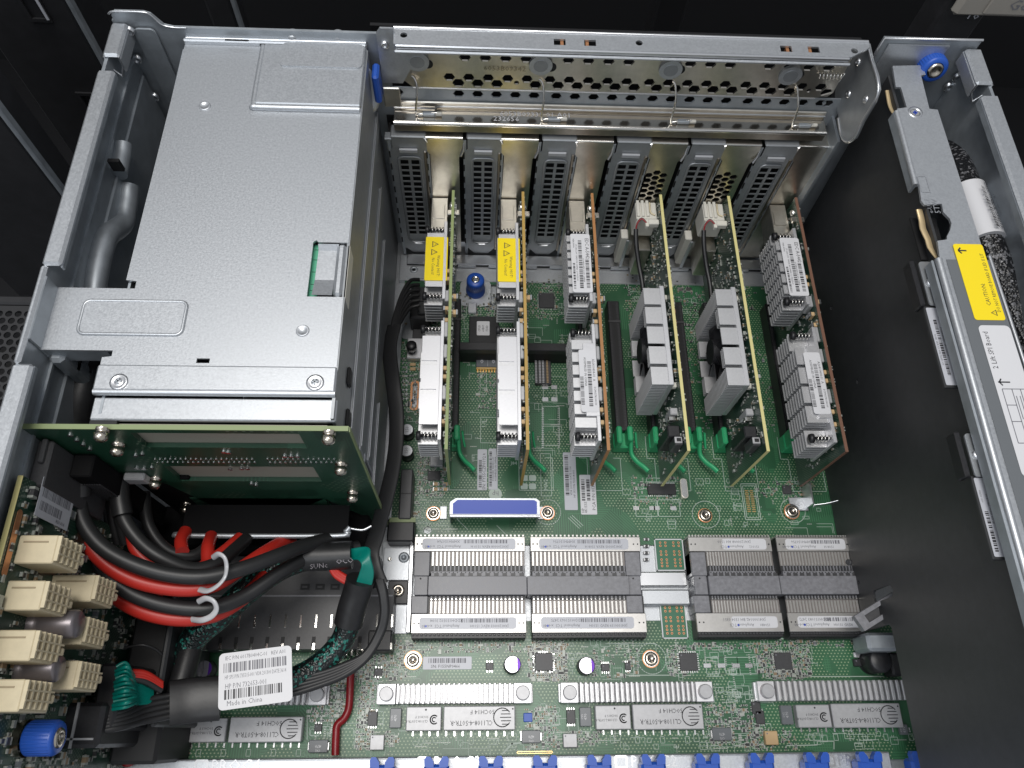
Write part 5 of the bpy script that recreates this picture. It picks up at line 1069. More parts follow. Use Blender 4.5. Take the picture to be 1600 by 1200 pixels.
# ================================================================ upright riser board with cream connectors at the far left
rb = thing('riser_board', (-14.9, -8, 6), 'upright green power board at the lower left edge with cream slotted connectors', 'circuit board')
pt = [AX(u, v, -14.9) for u, v in ((34, 743), (110, 775), (215, 960), (195, 1120), (90, 1175), (-60, 1175), (-60, 1000), (0, 880))]
m = MB(); zt_ = AX(34, 743, -15.05)[2]; ya = AX(34, 743, -15.05)[1]
m.plate(rect(-14.8, ya, 2.0, zt_), [], .16, (-15.08, 0, 0), SIDE, 'pcb_card'); m.build('board_panel', rb)
m = MB(); m.box(-15.17, -14.97, -14.8, ya, zt_, zt_+.06, 'edge_yellow', .03); m.build('board_edge', rb)
def cream(u, v, z):
    x0 = -15.0; a = A(u, v, z); L_ = a[0]; y = a[1]
    m = MB(); m.box(x0, L_, y-1.02, y, z-1.9, z, 'beige_plastic', .04); m.box(x0+.2, L_-.3, y-.28, y-.22, z-.0, z+.02, 'beige_dark'); c_ = m.build('cream_connector', rb)
    m = MB()
    for i in range(5):
        m.box(L_+.0, L_+.14, y-.93, y-.02, z-.13-i*.37, z-.0-i*.37, 'beige_plastic', .01)
    for yy in (y-.66, y-.34): m.box(L_+.0, L_+.15, yy-.03, yy+.03, z-1.85, z-.02, 'beige_plastic')
    m.box(L_-.02, L_+.02, y-.92, y-.03, z-1.85, z-.05, 'beige_dark'); m.box(L_-.5, L_+.1, y-.7, y-.4, z-2.05, z-1.85, 'beige_plastic', .05); m.build('slotted_face', c_)
for (u, v, z) in ((92, 836, 14.8), (72, 907, 14.8), (57, 984, 14.8), (40, 1061, 14.8)): cream(u, v, z)
for (u, v, z) in ((150, 898, 12.0), (135, 963, 12.0), (123, 1032, 12.0)): cream(u, v, z)
def hcap(u, v, z, L_, r, name='grey_capacitor'):
    x, y, _ = A(u, v, z); m = MB(); m.lathe((-14.98, y, z), (1, 0, 0), [(r, 0), (r, .25), (r*.9, .35), (r, .45), (r, x+14.98-.1), (r*.85, x+14.98), (.001, x+14.98)], 'cap_grey', 26); m.build(name, rb)
hcap(124, 975, 12.6, 1, .52); hcap(94, 1044, 12.8, 1, .48)
p = AX(87, 788, -14.8)
frl = ((0, 0, -1), (0, 1, 0), (1, 0, 0)); a = p
lab(rb, (-14.8, p[1], p[2]), frl, 2.5, 1.5, 'label_grey', [('t', 'U6CP-K1HM16-A/03', 0, .58, .2), ('b', 0, .2, 2.1, .35, 71, 'ink_grey'), ('b', -.2, -.3, 1.7, .35, 72, 'ink_grey'), ('t', 'REV A14', .6, -.6, .18)], name='board_label')
m = MB(); p = AX(19, 852, -14.95); m.plate(rrect(p[1]-1.1, p[1]+1.3, p[2]-.16, p[2]+.16, .15), [], .02, (-14.97, 0, 0), SIDE, 'copper'); m.build('copper_slot_ring', rb)
p = A(65, 1153, 11.8); m = MB(); m.lathe((-15.0, p[1], 11.6), (1, 0, 0), [(.62, 0), (.62, .25), (.66, .3)], 'nickel_dim', 30); m.build('screw_collar', rb)
m = MB(); m.lathe((-14.7, p[1], 11.6), (1, 0, 0), [(.54, 0), (.60, .06), (.60, 1.0), (.54, 1.1), (.36, 1.1)], 'blue_plastic', 36)
for i in range(30): t = 2*math.pi*i/30; m.cyl((-14.6, p[1]+.59*math.cos(t), 11.6+.59*math.sin(t)), (-13.72, p[1]+.59*math.cos(t), 11.6+.59*math.sin(t)), .025, 'blue_plastic', n=5)
ts = m.build('thumbscrew', rb); m = MB(); m.lathe((-13.62, p[1], 11.6), (1, 0, 0), [(.36, 0), (.33, .08), (.18, .08), (.15, .02), (.001, .02)], 'screw_metal', 22); m.build('screw_head', ts)
m = MB(); smd(m, -14.4, -4.6, 3.0, 15.2, 620, 201, side=(-14.99, 1), sizes=(.08, .17), big=.2); m.build('small_components', rb, kind='stuff')
# black plastic frame beneath and cables' plugs
fr_ = thing('cable_guide', (-12, -9, 1), 'black plastic cable guide with plugs at the lower left, right of the upright power board', 'cable guide')
m = MB(); m.box(-14.7, -12.6, -14.0, -4.5, .1, 4.5, 'black_matte', .15); m.box(-12.6, -12.3, -12.5, -6.0, .1, 6.0, 'chip_dark', .1); m.build('guide_body', fr_); m = MB(); m.box(-15.2, -4.1, -4.1, -1.95, -.2, 3.4, 'void_black', .1); m.build('dark_filler', fr_); m = MB(); m.box(-13.9, -11.4, -2.35, -2.0, 3.4, 9.5, 'void_black', .05); m.build('dark_filler', fr_)  # void_black blocks are added filler, hiding the pale floor as deep shade
m = MB(); a = A(180, 1100, 8.0); m.box(a[0]-.9, a[0]+.1, a[1]-1.0, a[1]+1.6, 3.0, 8.0, 'black_plastic', .12); m.build('teal_plug', fr_)
m = MB(); a = A(150, 1135, 8.5); m.box(a[0]-1.8, a[0]+.2, a[1]-.8, a[1]+.9, 4.0, 8.5, 'black_plastic', .15); m.box(a[0]-.9, a[0]-.8, a[1]-.8, a[1]+.9, 8.5, 8.56, 'ferrite'); m.box(a[0]-1.8, a[0], a[1]-.5, a[1]-.42, 8.5, 8.56, 'ferrite'); m.build('black_plug', fr_)

# ================================================================ cables
def cable(name, path, r, m_, label, n=14, flat=None, group=None, sub=8):
    m = MB(); m.tube([A(*p) for p in path], r, m_, n, sub, flat); o = m.build(name, origin=A(*path[0])); tag(o, label, 'cable', group); return o
cable('power_cable', [(132, 712, 11.5), (124, 760, 11.3), (127, 808, 11), (155, 850, 10.6), (200, 878, 10.2), (260, 897, 9.8), (320, 901, 9.5), (380, 888, 9), (440, 866, 8), (490, 848, 6.5), (540, 838, 5)], .33, 'black_wire', 'thick black power cable, topmost of the bundle, sweeping under the steel shelf')
cable('power_cable', [(135, 780, 9.5), (135, 838, 9.8), (165, 880, 9.6), (215, 908, 9.3), (280, 920, 9.0), (330, 915, 8.7), (370, 893, 8), (410, 866, 7), (445, 845, 5.5)], .33, 'red_wire', 'thick red power cable just below the topmost black one')
cable('power_cable', [(188, 760, 9.5), (192, 805, 9.6), (215, 842, 9.4), (250, 870, 9.2), (300, 889, 8.6), (340, 880, 8), (365, 860, 7), (385, 842, 6)], .31, 'black_wire', 'thick black power cable, second from the top, inside the zip ties')
cable('power_cable', [(205, 830, 8.4), (215, 862, 8.4), (250, 888, 8.2), (300, 893, 7.8), (345, 865, 7), (375, 840, 6)], .28, 'red_wire', 'red power cable showing behind the second black cable')
cable('power_cable', [(150, 870, 9.0), (175, 905, 9.0), (215, 932, 8.8), (270, 948, 8.5), (330, 950, 8.2), (385, 930, 7.6), (440, 893, 7), (490, 868, 6.0), (560, 855, 5)], .33, 'black_wire', 'thick black power cable forming the lower loop above the lowest red cable')
cable('power_cable', [(145, 870, 8.0), (165, 915, 8.2), (210, 950, 8.2), (270, 966, 8.0), (330, 962, 7.6), (375, 938, 7.0), (410, 905, 6.4), (440, 868, 5.6), (455, 845, 5)], .33, 'red_wire', 'lowest thick red power cable of the bundle')
cable('power_cable', [(225, 770, 7.4), (232, 820, 7.4), (260, 858, 7), (300, 868, 6.5), (330, 850, 6)], .27, 'black_wire', 'black power cable deepest behind the bundle')
cable('power_cable', [(285, 862, 7.0), (283, 845, 6.6), (290, 830, 6.0)], .3, 'red_wire', 'short stub of red cable rising behind the zip ties')
cable('power_cable', [(325, 880, 7.4), (325, 855, 7.0), (330, 838, 6.0)], .3, 'red_wire', 'red cable stub just right of the upper zip tie')
cable('power_cable', [(245, 885, 6.4), (245, 920, 6.2), (244, 960, 6.0)], .28, 'red_wire', 'red cable crossing downwards behind the lower loop')
for p0, p1, r_, l_ in (((130, 705, 12.2), (126, 775, 11.4), .42, 'thick black heat shrink sleeve around the top of the leftmost cable'), ((186, 745, 10), (192, 805, 9.7), .42, 'black heat shrink sleeve on the middle cable under the backplane board')):
    cable('heat_shrink_sleeve', [p0, ((p0[0]+p1[0])/2-2, (p0[1]+p1[1])/2, (p0[2]+p1[2])/2), p1], r_, 'black_tube', l_)
for i in range(4): cable('thin_cable', [(150+i*11, 720+i*8, 9.5), (152+i*10, 780+i*5, 8.6), (162+i*11, 850, 7.6)], .2, 'black_wire', ('thin black cable hanging behind the leftmost sleeve', 'thin black cable second behind the leftmost sleeve', 'thin black cable third behind the leftmost sleeve', 'thin black cable nearest the middle sleeve')[i], group='thin cables under the backplane')
def tie(path, lbl):
    m = MB(); m.tube([A(*p) for p in path], (.13, .07), 'clear_tie', 10, 8); o = m.build('zip_tie', origin=A(*path[0])); tag(o, lbl, 'zip tie', 'clear zip ties round the power cables')
    return o
tie([(333, 871, 9.6), (342, 866, 10.2), (351, 872, 10.3), (354, 886, 10.1), (351, 902, 10.2), (340, 915, 10.1), (325, 923, 9.8), (312, 921, 9.3)], 'upper clear zip tie gripping the topmost black and red cables')
tie([(310, 940, 8.9), (322, 935, 9.4), (334, 940, 9.5), (338, 952, 9.3), (330, 963, 9.1), (315, 969, 8.9), (300, 968, 8.4)], 'lower clear zip tie gripping the lower cable loop')
cable('braided_sleeve', [(285, 1035, 4.5), (305, 995, 5), (345, 960, 5.5), (390, 920, 5.8), (435, 888, 6), (485, 868, 6)], .62, 'braid_teal', 'braided sleeve with teal wires running from the lower left towards the printed black tube', n=18)
cable('heat_shrink_tube', [(478, 870, 6), (515, 869, 6), (550, 867, 6)], .68, 'black_tube', 'horizontal black shrink tube with grey printing beside the teal wires', n=20)
o = S.collection.objects['heat_shrink_tube']; m = MB(); a = A(497, 878, 6.75); m.text('SUNc', (a[0], a[1]-.15, 6.52), ((1, .1, 0), (-.08, .85, .5), (0, -.5, .85)), .34, 'cap_grey'); a = A(538, 872, 6.75); m.text('OCO', (a[0], a[1]-.1, 6.56), ((1, .1, 0), (-.08, .9, .4), (0, -.4, .9)), .34, 'cap_grey'); m.build('print', o)
for i in range(14):
    r = i/13; m = MB(); m.tube([A(545, 860+r*14, 6.2-r*.3), A(560+14*(1-r), 857+r*16, 6.6), A(577-r*10, 872+r*10, 6.8), A(582-r*18, 895, 6.5), A(578-r*22, 918, 6)], .075, 'teal_wire', 8, 6); o = m.build('teal_wire', origin=A(545, 860, 6)); tag(o, 'teal wire in the fan of wires bending from the printed tube into the sleeve below', 'wire', 'teal wires bending between the two sleeves')
for i in range(3):
    m = MB(); m.tube([A(515+i*3, 884, 6), A(525+i*3, 900-i*2, 5.8), A(548+i*2, 914-i*3, 5.6)], .13, 'red_wire', 8, 5); o = m.build('red_wire', origin=A(515, 884, 6)); tag(o, 'short red wire beside the fan of teal wires', 'wire', 'red wires beside the teal fan')
cable('heat_shrink_tube', [(563, 905, 6), (558, 925, 5.6), (550, 950, 5.2), (544, 975, 4.8)], .68, 'black_tube', 'upright black shrink tube below the teal wires', n=20)
cable('braided_sleeve', [(546, 970, 4.8), (535, 1000, 4.4), (515, 1025, 4.2), (490, 1045, 4.2), (462, 1060, 4.4), (430, 1075, 4.6)], .56, 'braid_teal', 'braided sleeve curving from the upright shrink tube to the white cable tag', n=18)
cable('heat_shrink_tube', [(300, 1005, 4.8), (292, 1035, 5.0), (280, 1075, 5.2), (272, 1090, 5.2)], .52, 'black_tube', 'black shrink tube left of the purple topped capacitor', n=20)
# flat cable along the bay, made of joined cores
for i in range(6):
    m = MB(); m.tube([A(655, 437+i*8, 2.4+i*.05), A(641, 439+i*8.5, 2.7), A(628+i*.5, 460+i*7, 2.9), A(615+i*1.2, 500+i*2.5, 3.2), A(613+i*1.4, 520, 3.3)], .12, 'black_wire', 8, 6)
    o = m.build('flat_cable_core', origin=A(655, 437, 2)); tag(o, '%s core from the top where the flat black cable fans into the black socket' % ('first', 'second', 'third', 'fourth', 'fifth', 'lowest')[i], 'cable', 'cores fanning out of the flat black cable')
m = MB(); m.tube([A(616, 508, 3.25), A(609, 545, 3.6), A(613, 590, 4), A(619, 640, 4), A(619, 690, 4), A(612, 740, 4.2), A(600, 790, 4.5), A(588, 835, 5), A(580, 862, 5.2), A(583, 887, 5.2), A(594, 915, 5)], (.43, .10), 'black_wire', 16, 8, flat=(-.25, 0, 1)); o = m.build('flat_cable', origin=A(616, 508, 3.2)); tag(o, 'wide flat black ribbon cable running down beside the steel bay', 'cable')
for i in range(5):
    m = MB(); m.tube([A(588+i*2.2, 905, 5.1), A(596+i*1.6, 930, 4.9), A(598+i*1.5, 960, 4.6), A(590+i*1.6, 990, 4.3), A(570+i*1, 1022-i*.5+i*2, 4.2), A(540, 1038+i*4, 4.3), A(500, 1052+i*4.6, 4.5), A(455, 1060+i*6, 4.7), A(400, 1066+i*7, 4.9), A(330, 1078+i*7, 5.2), A(265, 1087+i*8, 5.8), A(225, 1095+i*8, 6.5), A(190, 1112+i*6, 7.6), A(158, 1122+i*5, 8)], .15, 'black_wire', 8, 6)
    o = m.build('flat_cable_core', origin=A(588, 905, 5)); tag(o, '%s black core of the flat cable that passes under the white tag' % ('topmost', 'second', 'middle', 'fourth', 'lowest')[i], 'cable', 'joined cores of the flat black cable under the tag')
m = MB(); m.tube([A(265, 1099, 6.1), A(300, 1094, 5.8), A(345, 1090, 5.6)], (.95, .28), 'black_tube', 16, 6, flat=(0, 0, 1)); o = m.build('cable_wrap', origin=A(300, 1094, 5.5)); tag(o, 'flat black wrap round the ribbon of cables left of the white tag', 'cable wrap')
# white tag
tp = [A(342, 1022, 6.6), A(455, 1008, 6.2), A(458, 1095, 6.3), A(341, 1111, 6.7)]
c_ = tuple(sum(p[i] for p in tp)/4 for i in range(3)); ex = (Vector(tp[1])-Vector(tp[0])).normalized(); ey = (Vector(tp[0])-Vector(tp[3])).normalized(); ez = ex.cross(ey).normalized(); ey = ez.cross(ex)
wt = (Vector(tp[1])-Vector(tp[0])).length; ht = (Vector(tp[0])-Vector(tp[3])).length
tg = lab(None, c_, (tuple(ex), tuple(ey), tuple(ez)), wt, ht, 'label_white', [('t', 'IEC P/N 6017B0404C-01   REV A01', 0, ht*.40, .24, .74, 'ink_grey'), ('b', -.02, ht*.23, wt*.86, ht*.17, 91, 'ink_grey'), ('t', 'HP SPS P/N 735515-001 VDR 201300 DATE 3614', 0, ht*.06, .24, .53, 'ink_grey'),
      ('t', 'HP P/N 732653-001', -wt*.13, -ht*.1, .30, .72, 'ink_grey'), ('b', -.1, -ht*.24, wt*.78, ht*.17, 92, 'ink'), ('t', 'Made in China', -wt*.15, -ht*.40, .30, .85, 'ink_grey')], name='cable_tag', r=.2)
tag(tg, 'white cable tag with barcodes reading Made in China on the flat cable', 'tag')
# teal and red wires at the lower left
for i in range(12):
    m = MB(); m.tube([A(182-i*.5, 1042+i*6, 8.0), A(196+(i*7)%4, 1036+i*6.2, 7.9+.3*((i*5)%3)), A(206+i*.5, 1052+i*4.2, 7.6), A(216, 1068+i*2.8, 7.0), A(238, 1080+i*1.6, 6.2)], .085, 'teal_wire', 8, 6); o = m.build('teal_wire', origin=A(182, 1045, 8)); tag(o, 'teal wire leaving the black plug at the lower left', 'wire', 'teal wires of the lower left plug')
for i in range(4):
    m = MB(); m.tube([A(206, 1050+i*3.5, 7.4), A(228, 1053+i*4, 7.0), A(252, 1068+i*3.5, 6.4)], .14, 'red_wire' if i < 3 else 'black_wire', 8, 6); o = m.build('red_wire', origin=A(206, 1050, 7.4)); tag(o, 'short red wire right of the lower left teal wires', 'wire', 'red wires of the lower left plug')
cable('thin_cable', [(195, 1012, 6.5), (225, 1008, 6.5), (250, 1020, 6), (262, 1045, 5.4), (264, 1085, 5), (258, 1130, 4.4), (225, 1160, 4), (180, 1165, 4)], .06, 'black_wire', 'thin black lead looping round the lower left teal wires', n=8)
cable('red_lead', [(548, 1048, .45), (547, 1075, .35), (545, 1105, .3), (538, 1122, .3), (527, 1133, .3), (525, 1150, .3), (524, 1180, .3)], .2, 'red_deep', 'dark red lead crossing the front board left of the second heat spreader strip', n=12)
cable('red_lead', [(228, 1128, 3.5), (222, 1150, 3), (205, 1165, 2.5), (200, 1192, 2)], .3, 'red_deep', 'dark red lead at the bottom left below the flat cable', n=12)

# ================================================================ black partition with its steel top beam
pt_ = thing('black_partition', (22, 0, 0), 'tall black painted partition sheet standing along the right side of the boards', 'partition')
frw = ((0, 1, 0), (-.0444, 0, .999), (.999, 0, .0444))
m = MB(); m.plate([(16.6, 0), (16.6, 15.75), (-16, 15.75), (-16, 4.3), (-8.3, 4.3), (-8.1, 4.1), (-8.1, .2), (-7.95, .0), (-3.9, 0), (-3.7, .2), (-3.6, .5), (-3.3, .5), (-3.2, .3), (-2.6, .0)], [rrect(-6.9, -6.3, 3.0, 5.2, .28), circle(-5.6, 1.6, .12, 10), circle(4.3, 6.2, .13, 10), circle(9.6, 5.0, .13, 10)], .12, (22.45, 0, .05), frw, 'black_paint'); m.build('sheet', pt_)
tp = [A(1352, 968, 3.4), A(1392, 943, 3.6)]; a, c = Vector(tp[0]), Vector(tp[1]); m = MB(); ex = (c-a).normalized(); ez_ = Vector((0, 0, 1)); ey = ez_.cross(ex)
m.plate(rect(-1.25, 1.25, -.42, .42), [rect(-.8, .5, -.2, .2)], .35, tuple((a+c)/2), (tuple(ex), tuple(ey), (0, 0, 1)), 'grey_plastic'); m.plate(rect(-.85, .55, -.24, .24), [], .1, tuple((a+c)/2-Vector((0, 0, .15))), (tuple(ex), tuple(ey), (0, 0, 1)), 'chip'); m.build('latch_window', pt_)
m = MB(); x0, x1, y0, y1 = PB(1356, 988, 1404, 1017, 2.2); m.box(x0, x1, y0, y1, .4, 2.2, 'steel_dark', .15); m.build('steel_bracket', pt_)
m = MB(); x0, x1, y0, y1 = PB(1390, 1020, 1415, 1056, 1); m.box(x0, x1, y0, y1, .1, 1.2, 'black_plastic', .1); m.build('black_foot', pt_)
for u, v in ((1372, 887), (1328, 879), (1482, 927)):
    p = A(u, v, 2.5); m = MB(); m.lathe(p, (-.8, 0, .6), [(.16, 0), (.16, .18), (.1, .2), (.001, .15)], 'chip', 14); m.build('pin', pt_)
mat('brass', (0.62, 0.48, 0.28), 0.35, 0.5)
bm = thing('partition_beam', (22.4, 0, 16), 'long galvanised steel beam with caution and instruction labels on top of the black partition', 'beam')
m = MB(); m.plate([(21.9, 17.0), (21.75, 15.6), (22.0, 15.6), (22.0, 14.3), (21.5, 14.2), (21.5, 9.6), (21.4, 8.75)]+[A(u, v, 16)[:2] for u, v in ((1444, 321), (1471, 319), (1473, 332), (1483, 342), (1486, 350), (1484, 360), (1479, 370), (1479, 375), (1464, 377))]+[(21.5, 5.7), (21.35, -16), (23.75, -16), (23.55, 6.0), (23.5, 14.2), (23.1, 14.25), (23.2, 16.4), (23.45, 16.5), (23.4, 17.1)], [circle(22.35, 14.0, .22, 16), rect(22.35, 22.6, 5.0, 5.35)], .12, (0, 0, 15.98), XY, 'steel'); m.build('beam_sheet', bm)
m = MB(); m.tube([(21.5, 14.1, 15.92), (21.42, 9.7, 15.92)], .14, 'steel', 12, sub=1); m.tube([(21.5, 5.7, 15.92), (21.37, -16, 15.92)], .16, 'steel', 12, sub=1); m.box(21.35, 21.47, 9.7, 14.1, 15.4, 15.9, 'steel_dark'); m.box(21.2, 21.32, -16, 5.7, 15.3, 15.9, 'steel_dark', .05); m.tube([(23.75, 5.8, 16.02), (23.95, -16, 16.02)], .09, 'steel_edge', 10, sub=1); m.build('rounded_edge', bm)
m = MB(); m.cyl((22.35, 14.0, 15.9), (22.35, 14.0, 16.02), .2, 'chrome', n=22); m.lathe((22.35, 14.0, 16.0), (0, 0, 1), [(.36, .04), (.34, .07), (.24, .07), (.2, .03)], 'steel_edge', 24); m.box(22.25, 22.45, 13.97, 14.03, 16.02, 16.05, 'blue_label'); m.box(22.32, 22.38, 13.9, 14.1, 16.02, 16.05, 'blue_label'); m.build('screw', bm)
m = MB(); m.tube([(21.5, 8.6, 15.6), (21.55, 8.0, 15.5), (21.5, 7.6, 15.5), (21.6, 7.0, 15.5), (21.6, 6.6, 15.5), (21.75, 6.0, 15.6)], (.16, .05), 'brass', 8, flat=(0, 0, 1), sub=2); m.box(21.4, 22.6, 6.3, 8.6, 14.9, 15.0, 'black_matte'); m.build('brass_spring', bm)
m = MB(); m.tube([(21.7, 15.9, 15.5), (21.7, 15.0, 15.4), (21.75, 14.3, 15.5)], (.16, .05), 'brass', 8, flat=(0, 0, 1)); m.build('brass_spring', bm)
m = MB(); a = A(1448, 290, 16.1); m.plate(rrect(a[0]-.3, a[0]+.15, a[1]-.35, a[1]+.6, .05), [rrect(a[0]-.25, a[0]+.1, a[1]-.3, a[1]+.55, .04)], .012, (0, 0, 16.06), XY, 'steel_edge'); m.text('e-UC7', (a[0]-.12, a[1]-1.1, 16.06), UP, .3, 'steel_edge'); m.text('5TW', (a[0]+.2, a[1]-1.1, 16.06), UP, .38, 'steel_edge'); m.build('stamped_mark', bm)
m = MB(); x0, x1 = 21.75, 23.6; m.box(x0, x1+.05, -16, 5.6, 16.05, 16.07, 'segment'); m.build('dark_label_backing', bm)
ya, yb = A(1500, 381, 16.1)[1], A(1545, 500, 16.1)[1]; xm = (A(1490, 381, 16.1)[0]+A(1565, 500, 16.1)[0])/2
xl, xr = A(1506, 440, 16.1)[0], A(1553, 440, 16.1)[0]; L_ = ya-yb; W_ = xr-xl; xm = (xl+xr)/2
lab(bm, (xm, (ya+yb)/2, 16.09), UP, L_, W_, 'label_yellow', [('l', L_/2-.25, .30, L_/2-.25, .62, .0), ('w', -L_/2+.35, -W_*.18, .3), ('t', 'CAUTION:', -L_/2+1.25, -W_*.11, .26, .9), ('t', 'DO NOT REMOVE BOARD IF LED IS LIT', -.05, -W_*.37, .21, .80), ('t', '↑', 0, 0, .01), ('l', L_/2-.35, W_*.1, L_/2-.35, W_*.35, .07), ('l', L_/2-.35, W_*.38, L_/2-.5, W_*.28, .07), ('l', L_/2-.35, W_*.38, L_/2-.2, W_*.28, .07)], name='caution_label', r=.12)
yb2 = A(1590, 745, 16.1)[1]; yt = A(1530, 508, 16.1)[1]; L2 = yt-yb2
its = [('t', '2 Lift SPI Board', L2/2-1.15, W_*.33, .32, .85), ('l', L2/2-2.6, -.1+W_*.1, L2/2-2.6, W_*.1+.4, .06), ('l', L2/2-2.6, W_*.36, L2/2-2.75, W_*.28, .06), ('l', L2/2-2.6, W_*.36, L2/2-2.45, W_*.28, .06)]
for (xa, ya_, xb, yb_) in ((-L2/2+.3, -.75, L2/2-2.9, -.75), (-L2/2+.3, -.3, L2/2-2.9, -.3), (-L2/2+.3, .05, L2/2-2.9, .05), (L2/2-2.9, -.75, L2/2-2.9, .45), (-L2/2+.3, -.75, -L2/2+.3, .05), (L2/2-2.9, .45, L2/2-5.2, .45), (L2/2-5.2, .45, L2/2-5.2, .05), (L2/2-3.6, .05, L2/2-3.6, .45), (L2/2-4.3, .05, L2/2-4.3, .45), (L2/2-3.2, -.2, L2/2-4.2, -.2), (L2/2-3.2, -.05, L2/2-4.2, -.05), (L2/2-6.2, -.2, L2/2-7.2, -.2), (L2/2-6.2, -.05, L2/2-7.2, -.05)): its.append(('l', xa, ya_, xb, yb_, .035, 'ink_grey'))
lab(bm, (xm+.05, (yt+yb2)/2, 16.09), UP, L2, W_*1.02, 'label_white', its, name='instruction_label', r=.2)
# side tabs and small labels on the inner face of the partition
for (u0, v0, u1, v1) in ((1443, 410, 1478, 477), (1514, 678, 1555, 745)):
    x0, x1, y0, y1 = PB(u0, v0, u1, v1, 15.15); m = MB(); m.plate(rrect(x0, x1, y0, y1, .15), [], .08, (0, 0, 15.15), XY, 'steel_cover'); xm2, ym = x0+(x1-x0)*.3, (y0+y1)/2; m.lathe((xm2, ym, 15.19), (0, 0, 1), [(.24, 0), (.2, .1), (.1, .14), (.08, .02), (.001, .02)], 'steel_edge', 18); tb = m.build('side_tab', bm)
    m = MB(); m.box(x0-.35, x0-.12, y0, y1+.1, 14.5, 15.15, 'black_plastic', .05); m.build('rubber_edge', tb)
def side_lab(uc, vc, L_, W_, items, base='label_grey'):
    p = A(uc, vc, 15.0); m = MB(); m.box(p[0]-W_/2-.06, 21.78, p[1]-L_/2-.1, p[1]+L_/2+.1, 14.8, 14.98, 'black_paint', .03); m.build('inner_lip', pt_); lab(pt_, (p[0], p[1], 15.0), DOWN, L_, W_, base, items, name='barcode_label')
side_lab(1471, 540, 3.7, .5, [('t', 'FYP3J90ENAK / SPS-735518', -.2, .16, .12), ('b', .1, 0, 2.7, .14, 81), ('t', 'RoHS  VDR C1  P/N 732651 CT', .2, -.16, .11)])
side_lab(1545, 807, 3.1, .4, [('t', 'PN BOARD CHINA REV 0B', -.3, .11, .1), ('b', .6, -.05, 1.6, .14, 82), ('t', 'MADE 1510', -.8, -.1, .1)])
# blue knob at the rear end of the beam
kb = thing('thumbscrew', (24.3, 16.6, 15.6), 'blue knurled thumbscrew at the rear end of the partition beam', 'thumbscrew')
p = A(1457, 104, 16.0); m = MB(); m.lathe((p[0], p[1]+.8, 15.8), (0, -1, .25), [(.58, 0), (.65, .08), (.65, 1.1), (.58, 1.2), (.40, 1.2)], 'blue_plastic', 36)
d = Vector((0, -1, .25)).normalized(); a_ = d.orthogonal().normalized(); b_ = d.cross(a_)
for i in range(32):
    t = 2*math.pi*i/32; q = Vector((p[0], p[1]+.8, 15.8))+.64*(math.cos(t)*a_+math.sin(t)*b_); m.cyl(q+d*.1, q+d*1.05, .028, 'blue_plastic', n=5)
m.build('knob', kb); m = MB(); q = Vector((p[0], p[1]+.8, 15.8))+d*1.2; m.lathe(tuple(q), tuple(d), [(.38, 0), (.35, .08), (.24, .1), (.2, .02), (.001, .02)], 'screw_metal', 22); m.build('screw_head', kb)
m = MB(); m.cyl((p[0], p[1]+.8, 15.8), (p[0], p[1]+1.2, 15.7), .7, 'steel_edge', n=26); m.build('washer', kb)
# braided loom behind the beam with its white tag
cable('braided_sleeve', [(1478, 190, 11), (1490, 240, 13), (1507, 293, 14.3), (1540, 378, 14.4), (1572, 450, 14), (1602, 530, 13.6), (1650, 650, 13)], .72, 'braid_black', 'black braided cable loom behind the steel beam at the right edge', n=20)
p = [A(1510, 297, 14.4), A(1541, 378, 14.5)]; a, c = Vector(p[0]), Vector(p[1]); ex = (c-a).normalized(); ez = (Vector((.55, -.1, 1))-ex*ex.dot(Vector((.55, -.1, 1)))).normalized(); ey = ez.cross(ex)
m = MB(); m.tube([tuple(a), tuple((a+c)/2), tuple(c)], .82, 'label_white', 28, 4)
fr3 = (tuple(ex), tuple(ey), tuple(ez)); mid = (a+c)/2+ez*.88
for s_, dx, dy, sz in (('Date 1446', -.7, -.05, .3), ('VDR 234113', .55, -.15, .32), ('HP SPS# 756915-001', .3, .38, .25)): m.text(s_, tuple(mid+ex*dx+ey*dy), fr3, sz, 'ink')
m.barcode(tuple(mid+ex*.3-ey*.5), fr3, 2.4, .28, 'ink', 95); o = m.build('cable_tag', origin=tuple(a)); tag(o, 'white printed tag wrapped round the braided loom behind the steel beam', 'tag')
cable('thin_cable', [(1470, 140, 13), (1490, 190, 12), (1500, 215, 11)], .1, 'black_wire', 'thin black wire beside the blue thumbscrew behind the beam', n=8)

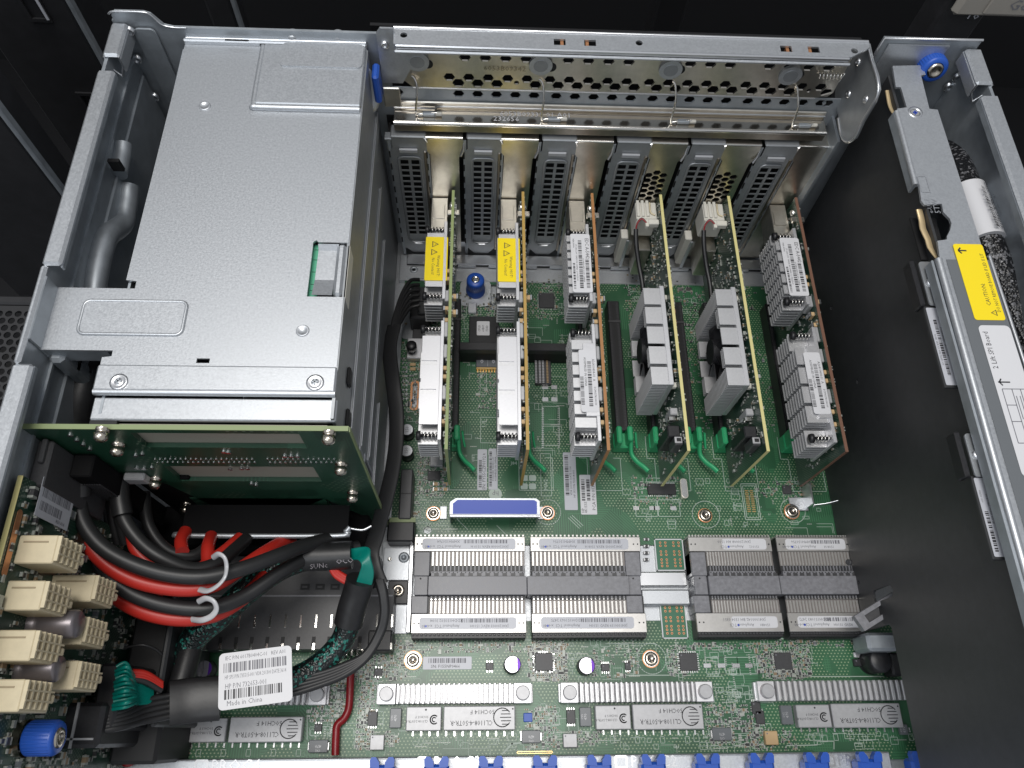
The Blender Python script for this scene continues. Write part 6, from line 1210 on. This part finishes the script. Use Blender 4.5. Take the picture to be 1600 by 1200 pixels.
# ================================================================ front metal tray with blue levers
tr = thing('memory_tray', (5, -14.6, 1), 'galvanised front tray edge stamped PROC4 and PROC3 along the bottom of the picture', 'tray')
m = MB(); m.box(-15.2, 22.3, -17, -13.95, 1.2, 1.5, 'steel', .05); m.box(-15.2, 22.3, -14.02, -13.9, .3, 1.5, 'steel', .05); m.build('tray_sheet', tr)
for s_, u, v in (('PROC4', 368, 1197), ('PROC3', 715, 1192), ('PROC2', 1022, 1190), ('PROC1', 1345, 1188)):
    p = A(u, v, 1.52); m = MB(); m.text(s_, (p[0], p[1], 1.515), XY, .75, 'steel_edge'); m.plate(rrect(p[0]-1.95, p[0]-1.3, p[1]-.3, p[1]+.3, .1), [rrect(p[0]-1.85, p[0]-1.4, p[1]-.2, p[1]+.2, .08)], .01, (0, 0, 1.51), XY, 'steel_edge'); m.build('stamped_text', tr)
dx = None; first = None
for i in range(12):
    u = 597+85*i if i < 8 else 1196+83*(i-7); p = A(u, 1190, 2.6)
    if first is None:
        first = thing('memory_latch', (p[0], p[1], 1.5), 'blue memory latch lever, leftmost of the row along the bottom edge', 'latch', 'blue memory latch levers along the front edge')
        m = MB(); m.box(p[0]-.6, p[0]+.6, p[1]-1.4, p[1]-.15, 1.6, 2.5, 'blue_plastic', .12)
        for s_ in (-1, 1): m.plate([(s_*.55, -.2), (s_*.58, .12), (s_*.50, .24), (s_*.30, .24), (s_*.14, .02), (s_*.12, -.25)][::s_], [], .4, (p[0], p[1]-.05, 2.4), XY, 'blue_plastic')
        m.build('lever', first); fx = p
    else:
        c = copy_tree(first, (p[0]-fx[0], 0, 0)); pos = ('second', 'third', 'fourth', 'fifth', 'sixth', 'seventh', 'eighth', 'ninth', 'tenth', 'eleventh', 'twelfth')[i-1]
        c['label'] = 'blue memory latch lever, %s from the left along the bottom edge' % pos
# sticker lying at the bottom right
p = A(1500, 1172, 1.6); o = lab(None, (p[0], p[1], 1.7), UPS, 1.6, 1.6, 'label_grey', [('t', 'HP', .4, .5, .22), ('b', 0, 0, 1.3, .6, 97, 'ink_grey'), ('t', 'PCA', -.2, -.55, .2)], name='loose_label'); tag(o, 'dim clear sticker with a barcode at the bottom right beside the partition', 'sticker')
m = MB(); p = A(1495, 1180, 1.0); m.box(p[0]-1.8, p[0]+3, p[1]-1, p[1]+.6, .6, 1.6, 'mask_light'); m.build('corner_board', pb)
